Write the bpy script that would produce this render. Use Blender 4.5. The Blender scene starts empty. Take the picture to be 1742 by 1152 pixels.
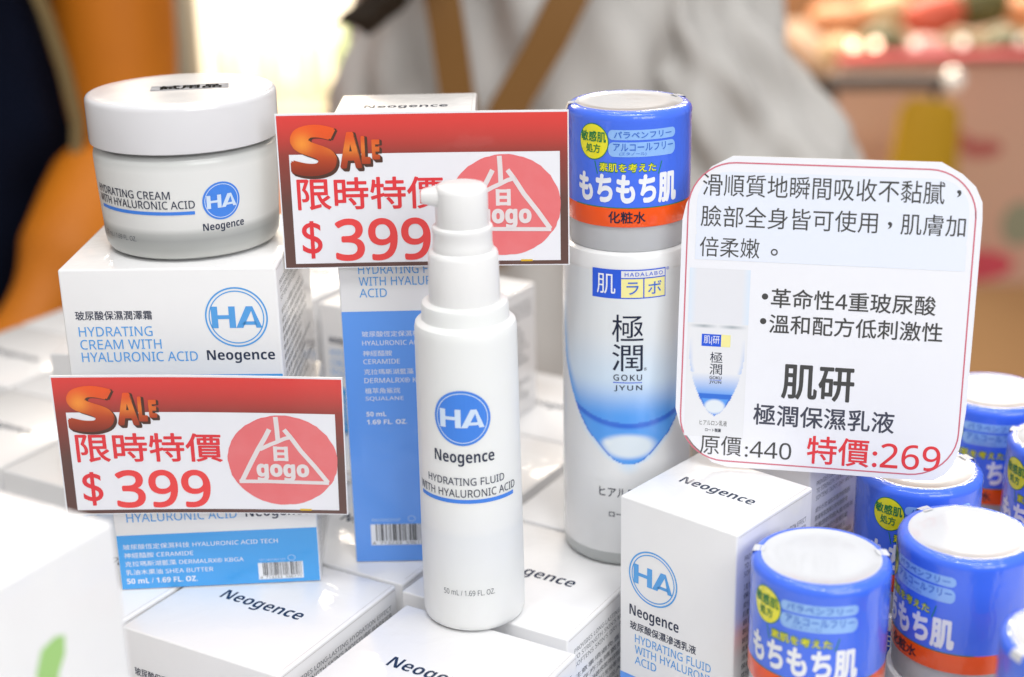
import bpy, bmesh, math, random
from mathutils import Vector, Matrix
R = math.radians
sc = bpy.context.scene
COL = sc.collection
S = 0.01                                   # lengths below are in centimetres

# ------------------------------------------------------------------ camera
TH, PH, CAMH = R(19.7), math.atan(0.0225), 25.3
fw = Vector((0, math.cos(TH), -math.sin(TH)))
r0, u0 = Vector((1, 0, 0)), Vector((0, math.sin(TH), math.cos(TH)))
rt = r0 * math.cos(PH) - u0 * math.sin(PH)
up = u0 * math.cos(PH) + r0 * math.sin(PH)
cd = bpy.data.cameras.new("camera")
cam = bpy.data.objects.new("camera", cd)
COL.objects.link(cam)
m = Matrix.Identity(4)
for i in range(3):
    m[i][0], m[i][1], m[i][2] = rt[i], up[i], -fw[i]
m[2][3] = CAMH * S
cam.matrix_world = m
cd.sensor_width = 36
cd.lens = 36 * 2600 / 1742
cd.clip_start, cd.clip_end = 0.02, 60
cd.dof.use_dof = True
cd.dof.focus_distance = 0.487
cd.dof.aperture_fstop = 6.0
sc.camera = cam

# ------------------------------------------------------------------ light
w = bpy.data.worlds.new("World")
sc.world = w
w.use_nodes = True
w.node_tree.nodes["Background"].inputs[0].default_value = (1.0, 0.975, 0.95, 1)
w.node_tree.nodes["Background"].inputs[1].default_value = 0.40

def area(name, loc, target, sx, sy, power, color=(1, 1, 1)):
    d = bpy.data.lights.new(name, "AREA")
    d.shape = "RECTANGLE"
    d.size, d.size_y = sx * S, sy * S
    d.energy, d.color = power, color
    o = bpy.data.objects.new(name, d)
    COL.objects.link(o)
    o.location = Vector(loc) * S
    o.rotation_euler = (Vector(target) - Vector(loc)).to_track_quat("-Z", "Y").to_euler()
    return o

area("ceiling_lamp", (-30, 0, 150), (0, 48, 0), 110, 20, 4.6, (1, 0.99, 0.97))
area("ceiling_lamp", (35, -20, 150), (0, 48, 5), 110, 20, 4.2, (0.97, 0.985, 1))
area("ceiling_lamp", (10, 120, 160), (0, 60, 0), 120, 30, 4.6, (1, 0.98, 0.95))
area("ceiling_lamp", (55, -45, 60), (0, 46, 6), 80, 50, 6.2, (0.98, 0.99, 1))  # unseen front-right key lamp, set well below the ceiling
for sx, sy, e_ in ((-22, 8, 1.5), (14, -4, 1.5), (52, 20, 1.2), (-4, 70, 0.8)):
    area("ceiling_spot", (sx, sy, 125), (sx * 0.25, 46, 5), 9, 9, e_, (1, 0.985, 0.96))
area("shelf_fill", (-34, 212, 22), (-34, 240, -16), 40, 8, 3.0, (1, 0.86, 0.66))  # unseen fill added to brighten the shelf bottles
area("ceiling_lamp", (0, 330, 150), (0, 330, 0), 300, 60, 150, (1, 0.86, 0.70))

sc.view_settings.view_transform = "Standard"
sc.view_settings.look = "None"
sc.view_settings.exposure = 0.10
sc.view_settings.gamma = 1.0
sc.view_settings.use_curve_mapping = False
sc.cycles.use_denoising = True
sc.cycles.max_bounces = 10
sc.cycles.sample_clamp_indirect = 2.5

# ------------------------------------------------------------------ materials
MATS = {}
def mat(name, color, rough=0.5, **k):
    if name in MATS:
        return MATS[name]
    mt = bpy.data.materials.new(name)
    mt.use_nodes = True
    nt = mt.node_tree
    b = nt.nodes["Principled BSDF"]
    b.inputs["Base Color"].default_value = (*color, 1)
    b.inputs["Roughness"].default_value = rough
    b.inputs["Metallic"].default_value = k.get("metal", 0)
    b.inputs["Coat Weight"].default_value = k.get("coat", 0)
    b.inputs["Coat Roughness"].default_value = k.get("coat_rough", 0.06)
    b.inputs["Transmission Weight"].default_value = k.get("trans", 0)
    b.inputs["IOR"].default_value = k.get("ior", 1.46)
    b.inputs["Specular IOR Level"].default_value = k.get("spec", 0.5)
    if k.get("sss"):
        b.inputs["Subsurface Weight"].default_value = k["sss"]
        b.inputs["Subsurface Radius"].default_value = (0.004, 0.004, 0.0045)
        b.inputs["Subsurface Scale"].default_value = 1.0
    if k.get("emit"):
        b.inputs["Emission Color"].default_value = (*k.get("emit_color", color), 1)
        b.inputs["Emission Strength"].default_value = k["emit"]
    tc = None
    if k.get("vc"):
        a = nt.nodes.new("ShaderNodeVertexColor")
        a.layer_name = "Col"
        nt.links.new(a.outputs["Color"], b.inputs["Base Color"])
    if k.get("mottle"):                        # uneven tone belonging to the surface itself
        amt, scl, c2 = k["mottle"]
        tc = nt.nodes.new("ShaderNodeTexCoord")
        n = nt.nodes.new("ShaderNodeTexNoise")
        n.inputs["Scale"].default_value = scl
        n.inputs["Detail"].default_value = 5
        mx = nt.nodes.new("ShaderNodeMix")
        mx.data_type = "RGBA"
        mx.inputs["A"].default_value = (*color, 1)
        mx.inputs["B"].default_value = (*c2, 1)
        mr = nt.nodes.new("ShaderNodeMapRange")
        mr.inputs[1].default_value, mr.inputs[2].default_value = 0.4, 0.7
        mr.inputs[4].default_value = amt
        nt.links.new(tc.outputs["Object"], n.inputs["Vector"])
        nt.links.new(n.outputs["Fac"], mr.inputs[0])
        nt.links.new(mr.outputs[0], mx.inputs["Factor"])
        nt.links.new(mx.outputs["Result"], b.inputs["Base Color"])
    if k.get("zramp"):                         # see-through look of liner and liquid painted into opaque colour by height
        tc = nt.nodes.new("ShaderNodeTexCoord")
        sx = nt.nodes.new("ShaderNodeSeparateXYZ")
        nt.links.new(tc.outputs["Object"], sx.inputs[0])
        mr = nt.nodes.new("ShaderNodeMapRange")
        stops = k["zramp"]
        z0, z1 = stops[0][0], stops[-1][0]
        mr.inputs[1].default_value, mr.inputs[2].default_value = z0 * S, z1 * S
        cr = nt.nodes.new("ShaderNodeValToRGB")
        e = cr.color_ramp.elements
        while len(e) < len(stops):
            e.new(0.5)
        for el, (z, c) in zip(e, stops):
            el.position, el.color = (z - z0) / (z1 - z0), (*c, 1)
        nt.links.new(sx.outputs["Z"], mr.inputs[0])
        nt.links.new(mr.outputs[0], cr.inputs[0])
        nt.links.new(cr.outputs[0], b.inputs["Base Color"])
    if k.get("bump"):
        st, scl = k["bump"][:2]
        tc = nt.nodes.new("ShaderNodeTexCoord")
        mp = nt.nodes.new("ShaderNodeMapping")
        if len(k["bump"]) > 2:
            mp.inputs["Scale"].default_value = k["bump"][2]
        n = nt.nodes.new("ShaderNodeTexNoise")
        n.inputs["Scale"].default_value = scl
        n.inputs["Detail"].default_value = 3
        n.inputs["Distortion"].default_value = 0.6
        bp = nt.nodes.new("ShaderNodeBump")
        bp.inputs["Strength"].default_value = st
        bp.inputs["Distance"].default_value = 0.0006
        nt.links.new(tc.outputs["Object"], mp.inputs["Vector"])
        nt.links.new(mp.outputs[0], n.inputs["Vector"])
        nt.links.new(n.outputs["Fac"], bp.inputs["Height"])
        nt.links.new(bp.outputs[0], b.inputs["Coat Normal" if k.get("coat") else "Normal"])
    if k.get("rough_var"):
        lo, hi, scl = k["rough_var"]
        tc = nt.nodes.new("ShaderNodeTexCoord")
        n = nt.nodes.new("ShaderNodeTexNoise")
        n.inputs["Scale"].default_value = scl
        n.inputs["Detail"].default_value = 4
        mr = nt.nodes.new("ShaderNodeMapRange")
        mr.inputs[1].default_value, mr.inputs[2].default_value = 0.35, 0.7
        mr.inputs[3].default_value, mr.inputs[4].default_value = lo, hi
        nt.links.new(tc.outputs["Object"], n.inputs["Vector"])
        nt.links.new(n.outputs["Fac"], mr.inputs[0])
        nt.links.new(mr.outputs[0], b.inputs["Roughness"])
    MATS[name] = mt
    return mt

FILM = dict(coat=0.7, coat_rough=0.07, bump=(0.5, 110))
carton_m = mat("white_carton", (0.84, 0.84, 0.85), 0.4, **FILM)
cband_m = mat("sky_blue_print", (0.06, 0.37, 0.84), 0.4, **FILM)
fband_m = mat("blue_print", (0.12, 0.35, 0.92), 0.4, **FILM)
ctext_m = mat("sky_blue_ink", (0.08, 0.36, 0.80), 0.4, **FILM)
navy_m = mat("navy_ink", (0.012, 0.022, 0.06), 0.4, **FILM)
grey_ink_m = mat("grey_ink", (0.10, 0.11, 0.13), 0.4, **FILM)
foil_m = mat("dark_foil_ink", (0.03, 0.05, 0.10), 0.22, metal=0.35)
white_ink_m = mat("white_ink", (0.86, 0.88, 0.92), 0.4, **FILM)
pale_ink_m = mat("pale_blue_ink", (0.50, 0.70, 0.95), 0.4, **FILM)
black_m = mat("black_ink", (0.012, 0.012, 0.014), 0.45)
emblem_m = mat("emblem_blue", (0.055, 0.23, 0.77), 0.35)
emblem_pale_m = mat("emblem_pale_ink", (0.62, 0.74, 0.90), 0.4)
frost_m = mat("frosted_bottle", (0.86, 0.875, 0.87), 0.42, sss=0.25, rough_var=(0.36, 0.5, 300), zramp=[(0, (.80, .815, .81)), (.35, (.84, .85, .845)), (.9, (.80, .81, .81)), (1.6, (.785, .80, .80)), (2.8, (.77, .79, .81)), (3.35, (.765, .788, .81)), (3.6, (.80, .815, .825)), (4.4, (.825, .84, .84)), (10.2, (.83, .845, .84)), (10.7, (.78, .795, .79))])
liquid_m = mat("frosted_over_liquid", (0.74, 0.77, 0.80), 0.40, sss=0.25)
thick_m = mat("frosted_thick_base", (0.80, 0.82, 0.81), 0.38, sss=0.25)
pump_m = mat("white_plastic", (0.83, 0.83, 0.83), 0.28, spec=0.45, sss=0.1)
lid_m = mat("jar_lid_plastic", (0.73, 0.725, 0.75), 0.2, coat=0.3, rough_var=(0.16, 0.28, 50))
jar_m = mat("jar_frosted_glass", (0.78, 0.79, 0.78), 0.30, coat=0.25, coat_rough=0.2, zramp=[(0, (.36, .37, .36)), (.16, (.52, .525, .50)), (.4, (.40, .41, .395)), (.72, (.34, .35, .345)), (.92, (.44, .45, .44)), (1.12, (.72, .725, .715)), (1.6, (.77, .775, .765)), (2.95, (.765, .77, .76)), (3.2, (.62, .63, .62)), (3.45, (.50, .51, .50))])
glass_m = mat("frosted_glass", (0.80, 0.82, 0.80), 0.34, trans=0.75, ior=1.45)
blue_film_m = mat("blue_shrink_film", (0.055, 0.165, 0.88), 0.35, spec=0.3, coat=1.0, coat_rough=0.03, bump=(0.95, 240, (1, 1, 0.45)))
orange_film_m = mat("orange_shrink_film", (0.93, 0.09, 0.0), 0.35, spec=0.2, coat=0.8, coat_rough=0.03, bump=(0.95, 240, (1, 1, 0.45)))
cap_top_m = mat("cap_top_film", (0.66, 0.675, 0.70), 0.3, coat=0.8, coat_rough=0.06, bump=(0.16, 160))
collar_m = mat("satin_collar", (0.50, 0.51, 0.53), 0.35)
lotion_m = mat("lotion_white", (0.77, 0.78, 0.79), 0.25, coat=0.5, coat_rough=0.12)
lotion_print_m = mat("lotion_print", (1, 1, 1), 0.25, vc=True, coat=0.5, coat_rough=0.12)
rim_m = mat("lotion_base_rim", (0.46, 0.48, 0.48), 0.3)
yellow_m = mat("yellow_ink", (0.86, 0.80, 0.005), 0.3, coat=1.0, coat_rough=0.04)
green_m = mat("green_ink", (0.01, 0.22, 0.06), 0.3)
pill_m = mat("pale_blue_label", (0.27, 0.50, 0.92), 0.3, coat=1.0, coat_rough=0.05)
pill_ink_m = mat("blue_ink", (0.03, 0.14, 0.62), 0.35)
capwhite_m = mat("cap_white_ink", (0.85, 0.87, 0.92), 0.3)
logo_blue_m = mat("logo_blue", (0.02, 0.10, 0.68), 0.35)
logo_yellow_m = mat("logo_yellow", (0.86, 0.80, 0.34), 0.35)
kanji_m = mat("kanji_navy", (0.008, 0.014, 0.04), 0.35)
CARD = dict(coat=0.6, coat_rough=0.09, bump=(0.25, 120))
card_m = mat("card_white", (0.84, 0.85, 0.90), 0.4, **CARD)
card_edge_m = mat("card_laminate_edge", (0.82, 0.82, 0.80), 0.3)
cardprint_m = mat("card_print", (1, 1, 1), 0.4, vc=True, **CARD)
redtext_m = mat("red_ink", (0.76, 0.035, 0.045), 0.4, **CARD)
redprice_m = mat("bright_red_ink", (0.84, 0.06, 0.06), 0.4, **CARD)
emblem_red_m = mat("coral_ink", (0.80, 0.165, 0.175), 0.4, mottle=(0.5, 110, (0.82, 0.22, 0.23)), coat=0.6, coat_rough=0.09)
emblem_white_m = mat("coral_emblem_white", (0.78, 0.73, 0.74), 0.4, **CARD)
signtext_m = mat("dark_grey_ink", (0.055, 0.055, 0.055), 0.4, **CARD)
hi_m = mat("pale_highlight", (0.775, 0.82, 0.925), 0.4, **CARD)
tint_m = mat("pink_line_ink", (0.62, 0.16, 0.22), 0.4)
tape_m = mat("grey_tape_label", (0.27, 0.27, 0.29), 0.7, spec=0.1, mottle=(0.6, 300, (0.5, 0.5, 0.52)))

# ------------------------------------------------------------------ builder
class MB:
    def __init__(s):
        s.v, s.f, s.mi, s.mats, s.c = [], [], [], [], {}
    def midx(s, mt):
        if mt not in s.mats:
            s.mats.append(mt)
        return s.mats.index(mt)
    def add(s, vs, fs, mt, cols=None):
        b = len(s.v)
        s.v += [tuple(x) for x in vs]
        if cols:
            for i, c in enumerate(cols):
                s.c[b + i] = c
        k = s.midx(mt)
        for f in fs:
            s.f.append([b + i for i in f])
            s.mi.append(k)
    def bm(s, bm, mt):
        bm.verts.index_update()
        s.add([v.co for v in bm.verts], [[v.index for v in f.verts] for f in bm.faces], mt)
        bm.free()
    def build(s, name, parent=None, smooth=None, loc=None, rot=None):
        me = bpy.data.meshes.new(name)
        me.from_pydata([(x * S, y * S, z * S) for x, y, z in s.v], [], s.f)
        for mt in s.mats:
            me.materials.append(mt)
        me.polygons.foreach_set("material_index", s.mi)
        if s.c:
            ca = me.color_attributes.new("Col", "FLOAT_COLOR", "POINT")
            for i in range(len(s.v)):
                ca.data[i].color = (*s.c.get(i, (1, 1, 1)), 1)
        me.update()
        if smooth:
            me.polygons.foreach_set("use_smooth", [True] * len(me.polygons))
            me.set_sharp_from_angle(angle=R(smooth))
        o = bpy.data.objects.new(name, me)
        COL.objects.link(o)
        if parent:
            o.parent = parent
        if loc:
            o.location = Vector(loc) * S
        if rot:
            o.rotation_euler = rot
        return o

def thing(name, label, cat, loc, rz=0, group=None):
    o = bpy.data.objects.new(name, None)
    o.empty_display_size = 0.01
    COL.objects.link(o)
    o.location = Vector(loc) * S
    o.rotation_euler = (0, 0, rz)
    return tag(o, label, cat, group)
def tag(o, label, cat, group=None):
    o["label"], o["category"] = label, cat
    if group:
        o["group"] = group
    return o
def struct(o):
    o["kind"] = "structure"
    return o
def copy_tree(o, parent=None):
    c = o.copy()
    COL.objects.link(c)
    if parent:
        c.parent = parent
    for ch in list(o.children):
        copy_tree(ch, c)
    return c

# 2-D shapes come back as (points, faces)
TXT = {}
def glyphs(body, shear=0.0, res=4, spacing=1.0):
    key = (body, shear, res, spacing)
    if key not in TXT:
        c = bpy.data.curves.new("t", "FONT")
        c.body, c.size, c.shear, c.resolution_u = body, 1, shear, res
        c.space_character = spacing
        o = bpy.data.objects.new("t", c)
        COL.objects.link(o)
        dg = bpy.context.evaluated_depsgraph_get()
        me = bpy.data.meshes.new_from_object(o.evaluated_get(dg))
        vs = [(v.co.x, v.co.y) for v in me.vertices]
        fs = [list(p.vertices) for p in me.polygons]
        bpy.data.objects.remove(o)
        bpy.data.curves.remove(c)
        bpy.data.meshes.remove(me)
        TXT[key] = (vs, fs)
    return TXT[key]
def sans(body, heavy):
    """Latin letters and figures in the upright sans of the fallback face"""
    out = ""
    for c in body:
        for a, z, lo, hi in (("A", "Z", 0x1D5A0, 0x1D5D4), ("a", "z", 0x1D5BA, 0x1D5EE), ("0", "9", 0x1D7E2, 0x1D7EC)):
            if a <= c <= z:
                c = chr((hi if heavy else lo) + ord(c) - ord(a))
                break
        out += c
    return out
def text(body, x0, y0, x1, y1, bold=0.0, shear=0.0, res=4, spacing=1.0, heavy=False):
    """lettering fitted to a rectangle; bold thickens the strokes by that many ems"""
    vs, fs = glyphs(sans(body, heavy), shear, res, spacing)
    ax, bx = min(v[0] for v in vs), max(v[0] for v in vs)
    ay, by = min(v[1] for v in vs), max(v[1] for v in vs)
    sx, sy = (x1 - x0) / (bx - ax), (y1 - y0) / (by - ay)
    out = [(x0 + (x - ax) * sx, y0 + (y - ay) * sy) for x, y in vs]
    return (out, fs, bold * sx, bold * sy) if bold > 0 else (out, fs)
def rect(x0, y0, x1, y1, nx=1, ny=1):
    vs = [(x0 + (x1 - x0) * i / nx, y0 + (y1 - y0) * j / ny) for j in range(ny + 1) for i in range(nx + 1)]
    return vs, [[j * (nx + 1) + i, j * (nx + 1) + i + 1, (j + 1) * (nx + 1) + i + 1, (j + 1) * (nx + 1) + i]
                for j in range(ny) for i in range(nx)]
def disc(cx, cy, rx, ry=None, n=48, rough=0.0, seed=1):
    ry = ry or rx
    rd = random.Random(seed)
    ks = [1 + rd.uniform(-rough, rough) for _ in range(n)]
    vs = [(cx, cy)] + [(cx + rx * ks[i] * math.cos(2 * math.pi * i / n), cy + ry * ks[i] * math.sin(2 * math.pi * i / n)) for i in range(n)]
    return vs, [[0, 1 + i, 1 + (i + 1) % n] for i in range(n)]
def ring(cx, cy, rx, ry, t, n=56):
    vs, fs = [], []
    for i in range(n):
        a = 2 * math.pi * i / n
        vs += [(cx + rx * math.cos(a), cy + ry * math.sin(a)), (cx + (rx - t) * math.cos(a), cy + (ry - t * ry / rx) * math.sin(a))]
    for i in range(n):
        j = (i + 1) % n
        fs.append([2 * i, 2 * j, 2 * j + 1, 2 * i + 1])
    return vs, fs
def stroke(pts, t):
    """a band of width t along a polyline"""
    vs, fs = [], []
    for i, p in enumerate(pts):
        a = Vector(pts[max(0, i - 1)]); b = Vector(pts[min(len(pts) - 1, i + 1)])
        d = (b - a).normalized()
        n = Vector((-d.y, d.x)) * t / 2
        vs += [(p[0] + n.x, p[1] + n.y), (p[0] - n.x, p[1] - n.y)]
    for i in range(len(pts) - 1):
        fs.append([2 * i, 2 * i + 1, 2 * i + 3, 2 * i + 2])
    return vs, fs
def rrect(x0, y0, x1, y1, r, rx=None, n=6):
    rx = rx or r
    vs = []
    for cx, cy, a0 in ((x1 - rx, y1 - r, 0), (x0 + rx, y1 - r, 90), (x0 + rx, y0 + r, 180), (x1 - rx, y0 + r, 270)):
        for k in range(n + 1):
            a = R(a0 + 90 * k / n)
            vs.append((cx + rx * math.cos(a), cy + r * math.sin(a)))
    return vs, [list(range(len(vs)))]
def cut(shape, step):
    """slice a flat shape into vertical strips so that it can be wrapped round a cylinder"""
    vs, fs = shape
    bm = bmesh.new()
    bv = [bm.verts.new((x, y, 0)) for x, y in vs]
    for f in fs:
        try:
            bm.faces.new([bv[i] for i in f])
        except ValueError:
            pass
    x0, x1 = min(v[0] for v in vs), max(v[0] for v in vs)
    k = math.ceil(x0 / step + 1e-6)
    while k * step < x1 - 1e-6:
        bmesh.ops.bisect_plane(bm, geom=bm.verts[:] + bm.edges[:] + bm.faces[:], dist=1e-7, plane_co=(k * step, 0, 0), plane_no=(1, 0, 0))
        k += 1
    bm.verts.index_update()
    out = [(v.co.x, v.co.y) for v in bm.verts], [[v.index for v in f.verts] for f in bm.faces]
    bm.free()
    return out
def pr(mb, shape, f, mt, eps=0.005, cols=None):
    vs, fs = shape[:2]
    offs = [(0, 0)]
    if len(shape) == 4:
        rx, ry = shape[2:]
        offs += [(rx * math.cos(R(45 * k)), ry * math.sin(R(45 * k))) for k in range(8)]
    for k, (dx, dy) in enumerate(offs):
        mb.add([f(x + dx, y + dy, eps + 0.0004 * k) for x, y in vs], fs, mt, [cols(x + dx, y + dy) for x, y in vs] if cols else None)
def prc(mb, shape, f, mt, eps=0.005, cols=None, step=5.0):
    pr(mb, cut(shape[:2], step) + tuple(shape[2:]), f, mt, eps, cols)

def barcode(x0, y0, x1, y1, seed):
    rd = random.Random(seed)
    vs, fs, x = [], [], x0
    unit = (x1 - x0) / 95
    while x < x1 - unit:
        wd = unit * rd.choice((1, 1, 1, 2, 2, 3))
        wd = min(wd, x1 - x)
        b = len(vs)
        vs += [(x, y0), (x + wd, y0), (x + wd, y1), (x, y1)]
        fs.append([b, b + 1, b + 2, b + 3])
        x += wd + unit * rd.choice((1, 1, 2, 2, 3))
    return vs, fs

def lathe(mb, prof, mt, n=96, z0=0, foot=False):
    vs, fs = [], []
    for r, z in prof:
        for i in range(n):
            a = 2 * math.pi * i / n
            vs.append((r * math.cos(a), r * math.sin(a), z + z0))
    for k in range(len(prof) - 1):
        for i in range(n):
            j = (i + 1) % n
            fs.append([k * n + i, k * n + j, (k + 1) * n + j, (k + 1) * n + i])
    if foot:
        fs.append([i for i in range(n)][::-1])
    mb.add(vs, fs, mt)

def box(mb, x0, y0, z0, x1, y1, z1, mt, bev=0.0, seg=2):
    bm = bmesh.new()
    bmesh.ops.create_cube(bm, size=1)
    for v in bm.verts:
        v.co = Vector(((x0 + x1) / 2 + v.co.x * (x1 - x0), (y0 + y1) / 2 + v.co.y * (y1 - y0), (z0 + z1) / 2 + v.co.z * (z1 - z0)))
    if bev:
        bmesh.ops.bevel(bm, geom=bm.edges[:], offset=bev, segments=seg, affect="EDGES", profile=0.5)
    mb.bm(bm, mt)

# ------------------------------------------------------------------ table and floor
TABLE = -11.7
FLOOR = -112
mb = MB(); box(mb, -700, -150, FLOOR - 4, 700, 900, FLOOR, mat("brown_floor", (0.20, 0.12, 0.06), 0.45, mottle=(0.6, 2.0, (0.28, 0.18, 0.09))))
struct(mb.build("floor"))
mb = MB(); box(mb, -700, 520, FLOOR, 700, 530, 190, mat("far_wall_tan", (0.26, 0.14, 0.065), 0.8, mottle=(0.9, 3.5, (0.50, 0.22, 0.10))))
struct(mb.build("back_wall"))

t = thing("display_table", "white topped display table carrying the skin care boxes and bottles", "table", (4, 45, FLOOR))
mb = MB(); box(mb, -60, -35, TABLE - FLOOR - 3, 60, 30, TABLE - FLOOR, mat("table_white", (0.74, 0.73, 0.72), 0.35), 0.3); mb.build("tabletop", t)
for sx in (-55, 55):
    for sy in (-30, 25):
        mb = MB(); box(mb, sx - 2.5, sy - 2.5, 0, sx + 2.5, sy + 2.5, TABLE - FLOOR - 3, mat("table_leg_grey", (0.4, 0.4, 0.4), 0.4), 0.3); mb.build("leg", t)

# grid of carton tops: u runs right and towards the camera, v right and away
GA = R(-31.5)
gu = Vector((math.cos(GA), math.sin(GA), 0)); gv = Vector((-math.sin(GA), math.cos(GA), 0))
GP = Vector((-7.46, 40.49, 0))
def cell(u, v, z=0):
    return GP + gu * u + gv * v + Vector((0, 0, z))
CW, CH = 6.42, 5.65

mb = MB()
box(mb, -18.5, -12.2, 0, 18.5, 12.2, 6.0, mat("riser_white", (0.75, 0.75, 0.75), 0.4), 0.1)
o = mb.build("display_riser", loc=tuple(cell(-9.4, 13.0, TABLE)), rot=(0, 0, GA))
tag(o, "white block under the layer of flat lying cartons", "riser")

# ------------------------------------------------------------------ faces of a carton (a across, b up, e outwards)
def front(wd, dp): return lambda a, b, e: (-wd / 2 + a, -dp / 2 - e, b)
def right(wd, dp): return lambda a, b, e: (wd / 2 + e, -dp / 2 + a, b)
def left(wd, dp): return lambda a, b, e: (-wd / 2 - e, dp / 2 - a, b)
def top(wd, dp, h): return lambda a, b, e: (-wd / 2 + a, -dp / 2 + b, h + e)

FINE = ["PROVIDES LONG-LASTING HYDRATION EFFECT", "TO STRENGTH SKIN'S MOISTURE BARRIER", "SOFTENS SKIN'S DRY AREAS WITH CARE"]
CJKF = ["玻尿酸恆定保濕科技使用方法", "清潔後取適量均勻塗抹於臉部", "注意事項避免直接接觸眼睛", "保存方法請置於陰涼處所", "成分水甘油玻尿酸神經醯胺", "肌膚保濕潤澤日常保養使用", "容量請依照個人膚況使用", "製造日期請見外盒標示處"]
def fine_print(mb, f, wd, h, seed=0):
    rd = random.Random(seed)
    for k, s_ in enumerate(FINE):
        pr(mb, text(s_, 0.45, h - 0.75 - k * 0.27, wd - 0.35, h - 0.58 - k * 0.27, res=1), f, grey_ink_m)
    y = h - 1.75
    k = 0
    while y > 0.4:
        s_ = CJKF[(k + seed) % len(CJKF)]
        pr(mb, text(s_, 0.45, y, 0.45 + (wd - 1.0) * rd.uniform(0.6, 1.0), y + 0.2, res=1), f, grey_ink_m)
        y -= 0.31
        k += 1

def emblem_lines(parent, f, cx, cy, r, mt):
    """the double ring with the letters HA"""
    mb = MB()
    pr(mb, ring(cx, cy, r, r, 0.055), f, mt, 0.006)
    pr(mb, ring(cx, cy, r * 0.885, r * 0.885, 0.04), f, mt, 0.006)
    letters_ha(mb, f, cx - r * 0.80, cy - r * 0.36, cx + r * 0.80, cy + r * 0.36, mt, 0.006)
    return mb.build("round_emblem", parent)
def letters_ha(mb, f, x0, y0, x1, y1, mt, eps, wrap=None):
    W, H = x1 - x0, y1 - y0
    P = lambda a, b: (x0 + a * W, y0 + b * H)
    q = wrap or (lambda s_: s_)
    def poly(pts): pr(mb, q(([P(*p) for p in pts], [list(range(len(pts)))])), f, mt, eps)
    poly([(0.0, 0), (0.13, 0), (0.13, 1), (0.0, 1)])
    poly([(0.35, 0), (0.48, 0), (0.48, 1), (0.35, 1)])
    poly([(0.13, 0.42), (0.35, 0.42), (0.35, 0.60), (0.13, 0.60)])
    poly([(0.48, 0), (0.62, 0), (0.80, 0.78), (0.83, 1), (0.70, 1)])
    poly([(0.88, 0), (1.0, 0), (0.83, 1), (0.80, 0.78)])
    poly([(0.60, 0.14), (0.905, 0.14), (0.87, 0.30), (0.66, 0.30)])

def brand(parent, f, x0, y0, x1, mt, eps=0.006, shear=0.0, h=None):
    h = h or (x1 - x0) * 0.215
    mb = MB()
    pr(mb, text("Neogence", x0, y0, x1, y0 + h, 0, shear, 5, 1.0, True), f, mt, eps)
    return mb.build("brand_lettering", parent)

def cream_front(t, mb, wd, h, f, detail=True):
    k = wd / 6.95
    pr(mb, text("玻尿酸保濕潤澤霜", 0.40 * k, 3.96, 2.86 * k, 4.26, 0.012), f, navy_m)
    if detail:
        for s_, x1, y0 in (("HYDRATING", 2.83, 3.40), ("CREAM WITH", 3.08, 2.96), ("HYALURONIC ACID", 4.22, 2.53)):
            pr(mb, text(s_, 0.45 * k, y0, x1 * k, y0 + 0.33, 0.004), f, ctext_m)
    emblem_lines(t, f, 5.58 * k, 4.0, 1.01 * k, ctext_m)
    brand(t, f, 4.52 * k, 2.44, 6.72 * k, navy_m, h=0.45)
    b = MB()
    pr(b, rect(0.03, 0.03, wd - 0.03, 2.05), f, cband_m, 0.004)
    if detail:
        for s_, x1, y0 in (("玻尿酸恆定保濕科技 HYALURONIC ACID TECH", 5.55, 1.52), ("神經醯胺 CERAMIDE", 2.60, 1.20), ("克拉瑪斯湖藍藻 DERMALRX® KBGA", 4.32, 0.88), ("乳油木果油 SHEA BUTTER", 3.24, 0.56)):
            pr(b, text(s_, 0.22 * k, y0, x1 * k, y0 + 0.2, 0.0, res=3), f, white_ink_m, 0.008)
        pr(b, text("50 mL / 1.69 FL. OZ.", 0.22 * k, 0.23, 2.66 * k, 0.43, 0, 0, 3, 1, True), f, white_ink_m, 0.008)
    band = b.build("blue_band", t)
    if detail:
        b = MB()
        pr(b, rect(4.80 * k, 0.17, 6.36 * k, 0.80), f, white_ink_m, 0.008)
        pr(b, barcode(4.96 * k, 0.31, 6.30 * k, 0.80, 5), f, black_m, 0.012)
        pr(b, text("4  713233  596177", 4.84 * k, 0.19, 6.30 * k, 0.29, res=2), f, black_m, 0.012)
        pr(b, text("1011401061101", 4.85 * k, 0.86, 5.75 * k, 0.95, res=2), f, pale_ink_m, 0.008)
        pr(b, ring(5.98 * k, 0.95, 0.13, 0.11, 0.02), f, pale_ink_m, 0.008)
        b.build("barcode_label", band)

seam_m = mat("carton_cut_edge", (0.42, 0.40, 0.38), 0.8)
def seam(mb, wd, dp, h):
    """cut edges of the tuck flap: the lid panel's slit along the right and rear sides"""
    pr(mb, rect(0.10, h - 0.13, dp - 0.10, h - 0.115), right(wd, dp), seam_m, 0.004)
    pr(mb, rect(wd - 0.13, 0.35, wd - 0.118, dp - 0.12), top(wd, dp, h), seam_m, 0.004)
def cream_box(label, base, rz, wd=6.95, dp=6.5, group=None, showfront=True, detail=True, sides=True, seed=0):
    t = thing("skin_cream_box", label, "box", base, rz, group)
    mb = MB()
    box(mb, -wd / 2, -dp / 2, 0, wd / 2, dp / 2, CH, carton_m, 0.07, 3)
    if showfront:
        cream_front(t, mb, wd, CH, front(wd, dp), detail)
    if sides:
        fine_print(mb, right(wd, dp), dp, CH, seed)
    seam(mb, wd, dp, CH)
    mb.build("carton", t, 40)
    brand(t, top(wd, dp, CH), wd / 2 - 1.66, dp / 2 - 0.38, wd / 2 + 1.66, foil_m, h=0.72)
    return t

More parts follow.
